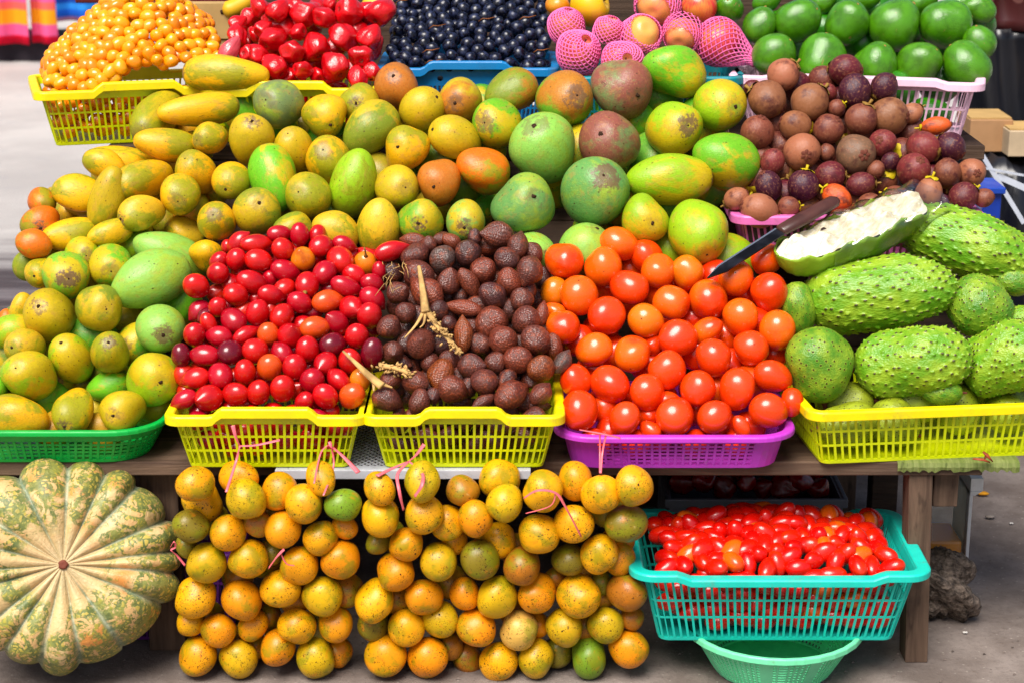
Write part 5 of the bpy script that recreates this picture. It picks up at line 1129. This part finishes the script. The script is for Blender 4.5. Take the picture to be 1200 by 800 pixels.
for k, (a, b, w) in enumerate((((1150,180),(1200,262),5),((1168,206),(1204,222),7),((1146,196),(1200,206),2.5))):
    p, q = at_y(*a,1.34), at_y(*b,1.33); m = MB(); d = (q-p).normalized(); n_ = d.cross(Vector((0,1,0)))*w*.0010; th = Vector((0,.004,0))
    m.hexa([p-n_,q-n_,q-n_+th,p-n_+th,p+n_,q+n_,q+n_+th,p+n_+th]); part('pale_strip', m, WHS, stack, bevel=0)
for nm, lab, x0, x1, yt, Y, dp in (('cardboard_box','flat brown cardboard box on the black covered stack',1136,1186,141,1.46,.14),('cardboard_box','pale cardboard box at the right edge on the black covered stack',1182,1240,154,1.40,.12)):
    zt2 = at_y(600,yt,Y).z; zb2 = z1+.013; r = tag(empty(nm,(Xb(x0,Y),Y,zb2)), lab, 'box', 'cardboard boxes on the covered stack'); m = MB(); m.box(Xb(x0,Y),Xb(x1,Y),Y,Y+dp,zb2,zt2); part('carton', m, m_plain('carton_board', S(176,142,108) if dp > .13 else S(196,178,152), .8, .2, .1, 20.0), r); m = MB(); m.box(Xb(x0,Y)+.002,Xb(x1,Y)-.002,Y+.01,Y+dp-.004,zt2+.0005,zt2+.004); part('lid', m, CB, r, bevel=0)
p = at_y(1162,243,1.2); m = MB(); m.box(p.x-.02,p.x+.02,1.2,1.3,0,p.z+.03); bc = tag(empty('blue_crate', (p.x,1.2,0)), 'blue plastic crate edge behind the mangosteens', 'crate'); part('crate_side', m, m_plastic('strong_blue_plastic', S(30,80,180)), bc)
m = MB(); m.box(p.x-.026,p.x+.026,1.19,1.305,p.z+.0303,p.z+.044); part('rim', m, m_plastic('strong_blue_rim', S(40,92,190)), bc)

# ------------------------------------------------------------------ far away on the left: striped cloths on a rail
def cloth_mat(name, bands, rep=None):
    n = NT(name); c = n.co(rnd=False); z = n.n('ShaderNodeSeparateXYZ', Vector=c).outputs[2]; z = n.math('FRACT', n.math('MULTIPLY', z, 1/rep))
    col = S(*bands[0][1]); prev = col
    for zz, cc in bands[1:]: prev = n.mix(n.step(z, zz-.012, zz+.012), prev, S(*cc))
    return n.bsdf(prev, .85, .2)
C1 = cloth_mat('pink_orange_stripe', [(0,(226,20,70)),(.36,(238,110,160)),(.51,(246,176,40)),(.70,(240,120,110)),(.80,(236,110,170)),(.92,(200,40,120))], .40)
C2 = cloth_mat('blue_stripe', [(0,(150,90,120)),(.56,(176,130,160)),(.60,(36,110,200)),(.70,(60,150,220)),(.78,(36,80,160)),(.9,(60,150,220))], .40)
Yc = 7.2; kx = lambda px: pxx(px, Yc, .3)
rail = tag(empty('cloth_rail', (-3.2,Yc,0)), 'far wooden rail holding the striped cloths', 'rail'); m = MB(); m.tube([(-4.6,Yc+.03,1.62),(-1.9,Yc+.03,1.62)], .02, 8)
part('bar', m, W2, rail, True, 0)
for x in (-4.55,-1.95): m = MB(); m.tube([(x,Yc+.03,0),(x,Yc+.03,1.6)], .02, 8); part('post', m, W2, rail, True, 0)
GC = 'striped cloths hanging far behind'
def hang_cloth(lab, x0, x1, z0, mat, ph): o = sheet('striped_cloth', lab, 'cloth', lambda u, v: (x0+(x1-x0)*u, Yc+.035*math.sin((x0+(x1-x0)*u)*38+ph)+.01*math.sin(v*6+u*9), z0+(1.62-z0)*v), 60, 30, mat, .004); o['group'] = GC
hang_cloth('pink and orange striped cloth hanging farthest left beyond the road', -4.4, kx(33), .10, C1, 0); hang_cloth('pink and orange striped cloth hanging next to the blue one', kx(34), kx(66), .105, C1, 2.0); hang_cloth('blue striped cloth hanging beyond the road', kx(67), kx(112), .22, C2, 1.0)
hang_cloth('pale cloth hanging beside the blue one beyond the road', kx(113), kx(136), .22, m_plain('pale_cloth', S(206,210,222), .85, .2), 3.0)
m = MB(); m.box(-4.5, kx(70), Yc+.08, Yc+.6, 0, .11); tag(m.build('shadow_block', m_plain('shadow_dark', S(50,44,50), .8, .2), None, bevel=.005), 'dark low block added as shade under the far striped cloths', 'shadow')  # dark block stands in for the shade below the cloths

# ------------------------------------------------------------------ ground
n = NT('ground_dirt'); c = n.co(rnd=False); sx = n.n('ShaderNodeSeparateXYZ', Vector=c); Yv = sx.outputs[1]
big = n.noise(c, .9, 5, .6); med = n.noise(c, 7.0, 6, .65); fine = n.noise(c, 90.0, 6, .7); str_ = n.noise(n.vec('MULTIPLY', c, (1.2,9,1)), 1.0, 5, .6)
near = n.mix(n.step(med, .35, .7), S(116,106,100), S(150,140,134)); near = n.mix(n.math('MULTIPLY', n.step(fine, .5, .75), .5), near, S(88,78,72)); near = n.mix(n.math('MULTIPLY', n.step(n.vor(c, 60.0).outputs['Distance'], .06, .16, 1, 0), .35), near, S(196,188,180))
shaded = n.mix(n.step(str_, .4, .65), S(70,64,66), S(110,104,106)); far = n.mix(n.step(big, .35, .65), S(196,192,188), S(172,168,165)); far = n.mix(n.math('MULTIPLY', n.step(med, .55, .7), .25), far, S(150,150,158))  # stall shade painted as a dark band, sunlit street as a pale tone
yy = n.math('ADD', Yv, n.math('MULTIPLY', n.math('SUBTRACT', str_, .5), 1.2)); col = n.mix(n.step(yy, 1.2, 1.9), near, shaded); col = n.mix(n.step(yy, 2.4, 3.3), col, far)
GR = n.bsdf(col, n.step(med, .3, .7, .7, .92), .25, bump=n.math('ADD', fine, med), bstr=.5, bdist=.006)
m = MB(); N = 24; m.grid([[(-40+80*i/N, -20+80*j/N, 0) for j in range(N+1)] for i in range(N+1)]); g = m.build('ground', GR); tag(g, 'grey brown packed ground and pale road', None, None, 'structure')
m = MB(); rr = random.Random(12)
for _ in range(420):
    x, y = (rr.uniform(.35,1.35), rr.uniform(-.3,1.6)) if rr.random() < .7 else (rr.uniform(-1.0,.9), rr.uniform(-.16,.1)); r = rr.choice((.0015,.002,.0025,.004))*rr.uniform(.7,1.2); b = len(m.v)
    for dx, dy, dz in ((1,0,.3),(-.3,.9,.3),(-.8,-.6,.3),(0,0,1.1)): m.v.append((x+dx*r*rr.uniform(.6,1.2), y+dy*r*rr.uniform(.6,1.2), max(.0002, dz*r*.8)))
    m.f += [(b,b+1,b+3),(b+1,b+2,b+3),(b+2,b,b+3),(b+2,b+1,b)]
tag(m.build('gravel', m_plain('grit', S(120,110,104), .9, .2, .7, 25.0)), 'loose grit and tiny stones on the ground', None, None, 'stuff')
for lab, x, y, c_, r in (('yellow leaf scrap on the ground at the right',1151,579,(216,160,40),.012),('pale pebble on the ground right of the bench',1160,606,(150,140,132),.010),('tiny white chip on the ground at the far right',1185,613,(226,222,216),.004),('white chip on the ground near the bottom right',1131,741,(226,222,216),.004)):
    P = at_z(x, y, .003); w = wob(int(x), .15); o = link('ground_scrap', blob('ground_scrap', lambda t, p: (r*math.sin(t)*math.cos(p)*w(math.cos(p)*2,math.sin(p)*2,t), r*.7*math.sin(t)*math.sin(p), r*.3*math.cos(t)+.0006*math.sin(3*p)), 18, 10, m_plain('scrap', S(*c_), .7, .3, .2, 60.0))); o.location = P+Vector((0,0,r*.25)); tag(o, lab, 'scrap')

# ------------------------------------------------------------------ light, camera
SUN = Vector((-.22, -.50, .84)).normalized(); el = math.asin(SUN.z); az = math.atan2(SUN.x, SUN.y)
w = bpy.data.worlds.new('World'); SC.world = w; w.use_nodes = True; nt = w.node_tree; bg = nt.nodes['Background']; sk = nt.nodes.new('ShaderNodeTexSky'); sk.sky_type = 'NISHITA'; sk.sun_disc = False; sk.sun_elevation = el; sk.sun_rotation = az
sk.air_density = 1.0; sk.dust_density = 4.0; sk.ozone_density = 1.0; nt.links.new(sk.outputs[0], bg.inputs[0]); bg.inputs[1].default_value = .06
L = bpy.data.lights.new('sun', 'SUN'); L.energy = 2.6; L.angle = math.radians(36); L.color = (1.0,.96,.9); lo = bpy.data.objects.new('sun', L); COL.objects.link(lo); lo.rotation_euler = SUN.to_track_quat('Z', 'Y').to_euler(); lo.location = SUN*20
cd = bpy.data.cameras.new('camera'); cd.sensor_width = 36; cd.lens = 36*FPX/1200; cd.clip_end = 300; cd.clip_start = .05; cd.dof.use_dof = True; cd.dof.focus_distance = 3.2; cd.dof.aperture_fstop = 7.0
co = bpy.data.objects.new('camera', cd); COL.objects.link(co); co.location = CAM; co.rotation_euler = (PI/2-PITCH, 0, 0); SC.camera = co
SC.view_settings.view_transform = 'Standard'; SC.view_settings.look = 'None'; SC.view_settings.gamma = 1; SC.view_settings.exposure = 1.07; SC.view_settings.use_curve_mapping = False
SC.render.engine = 'CYCLES'
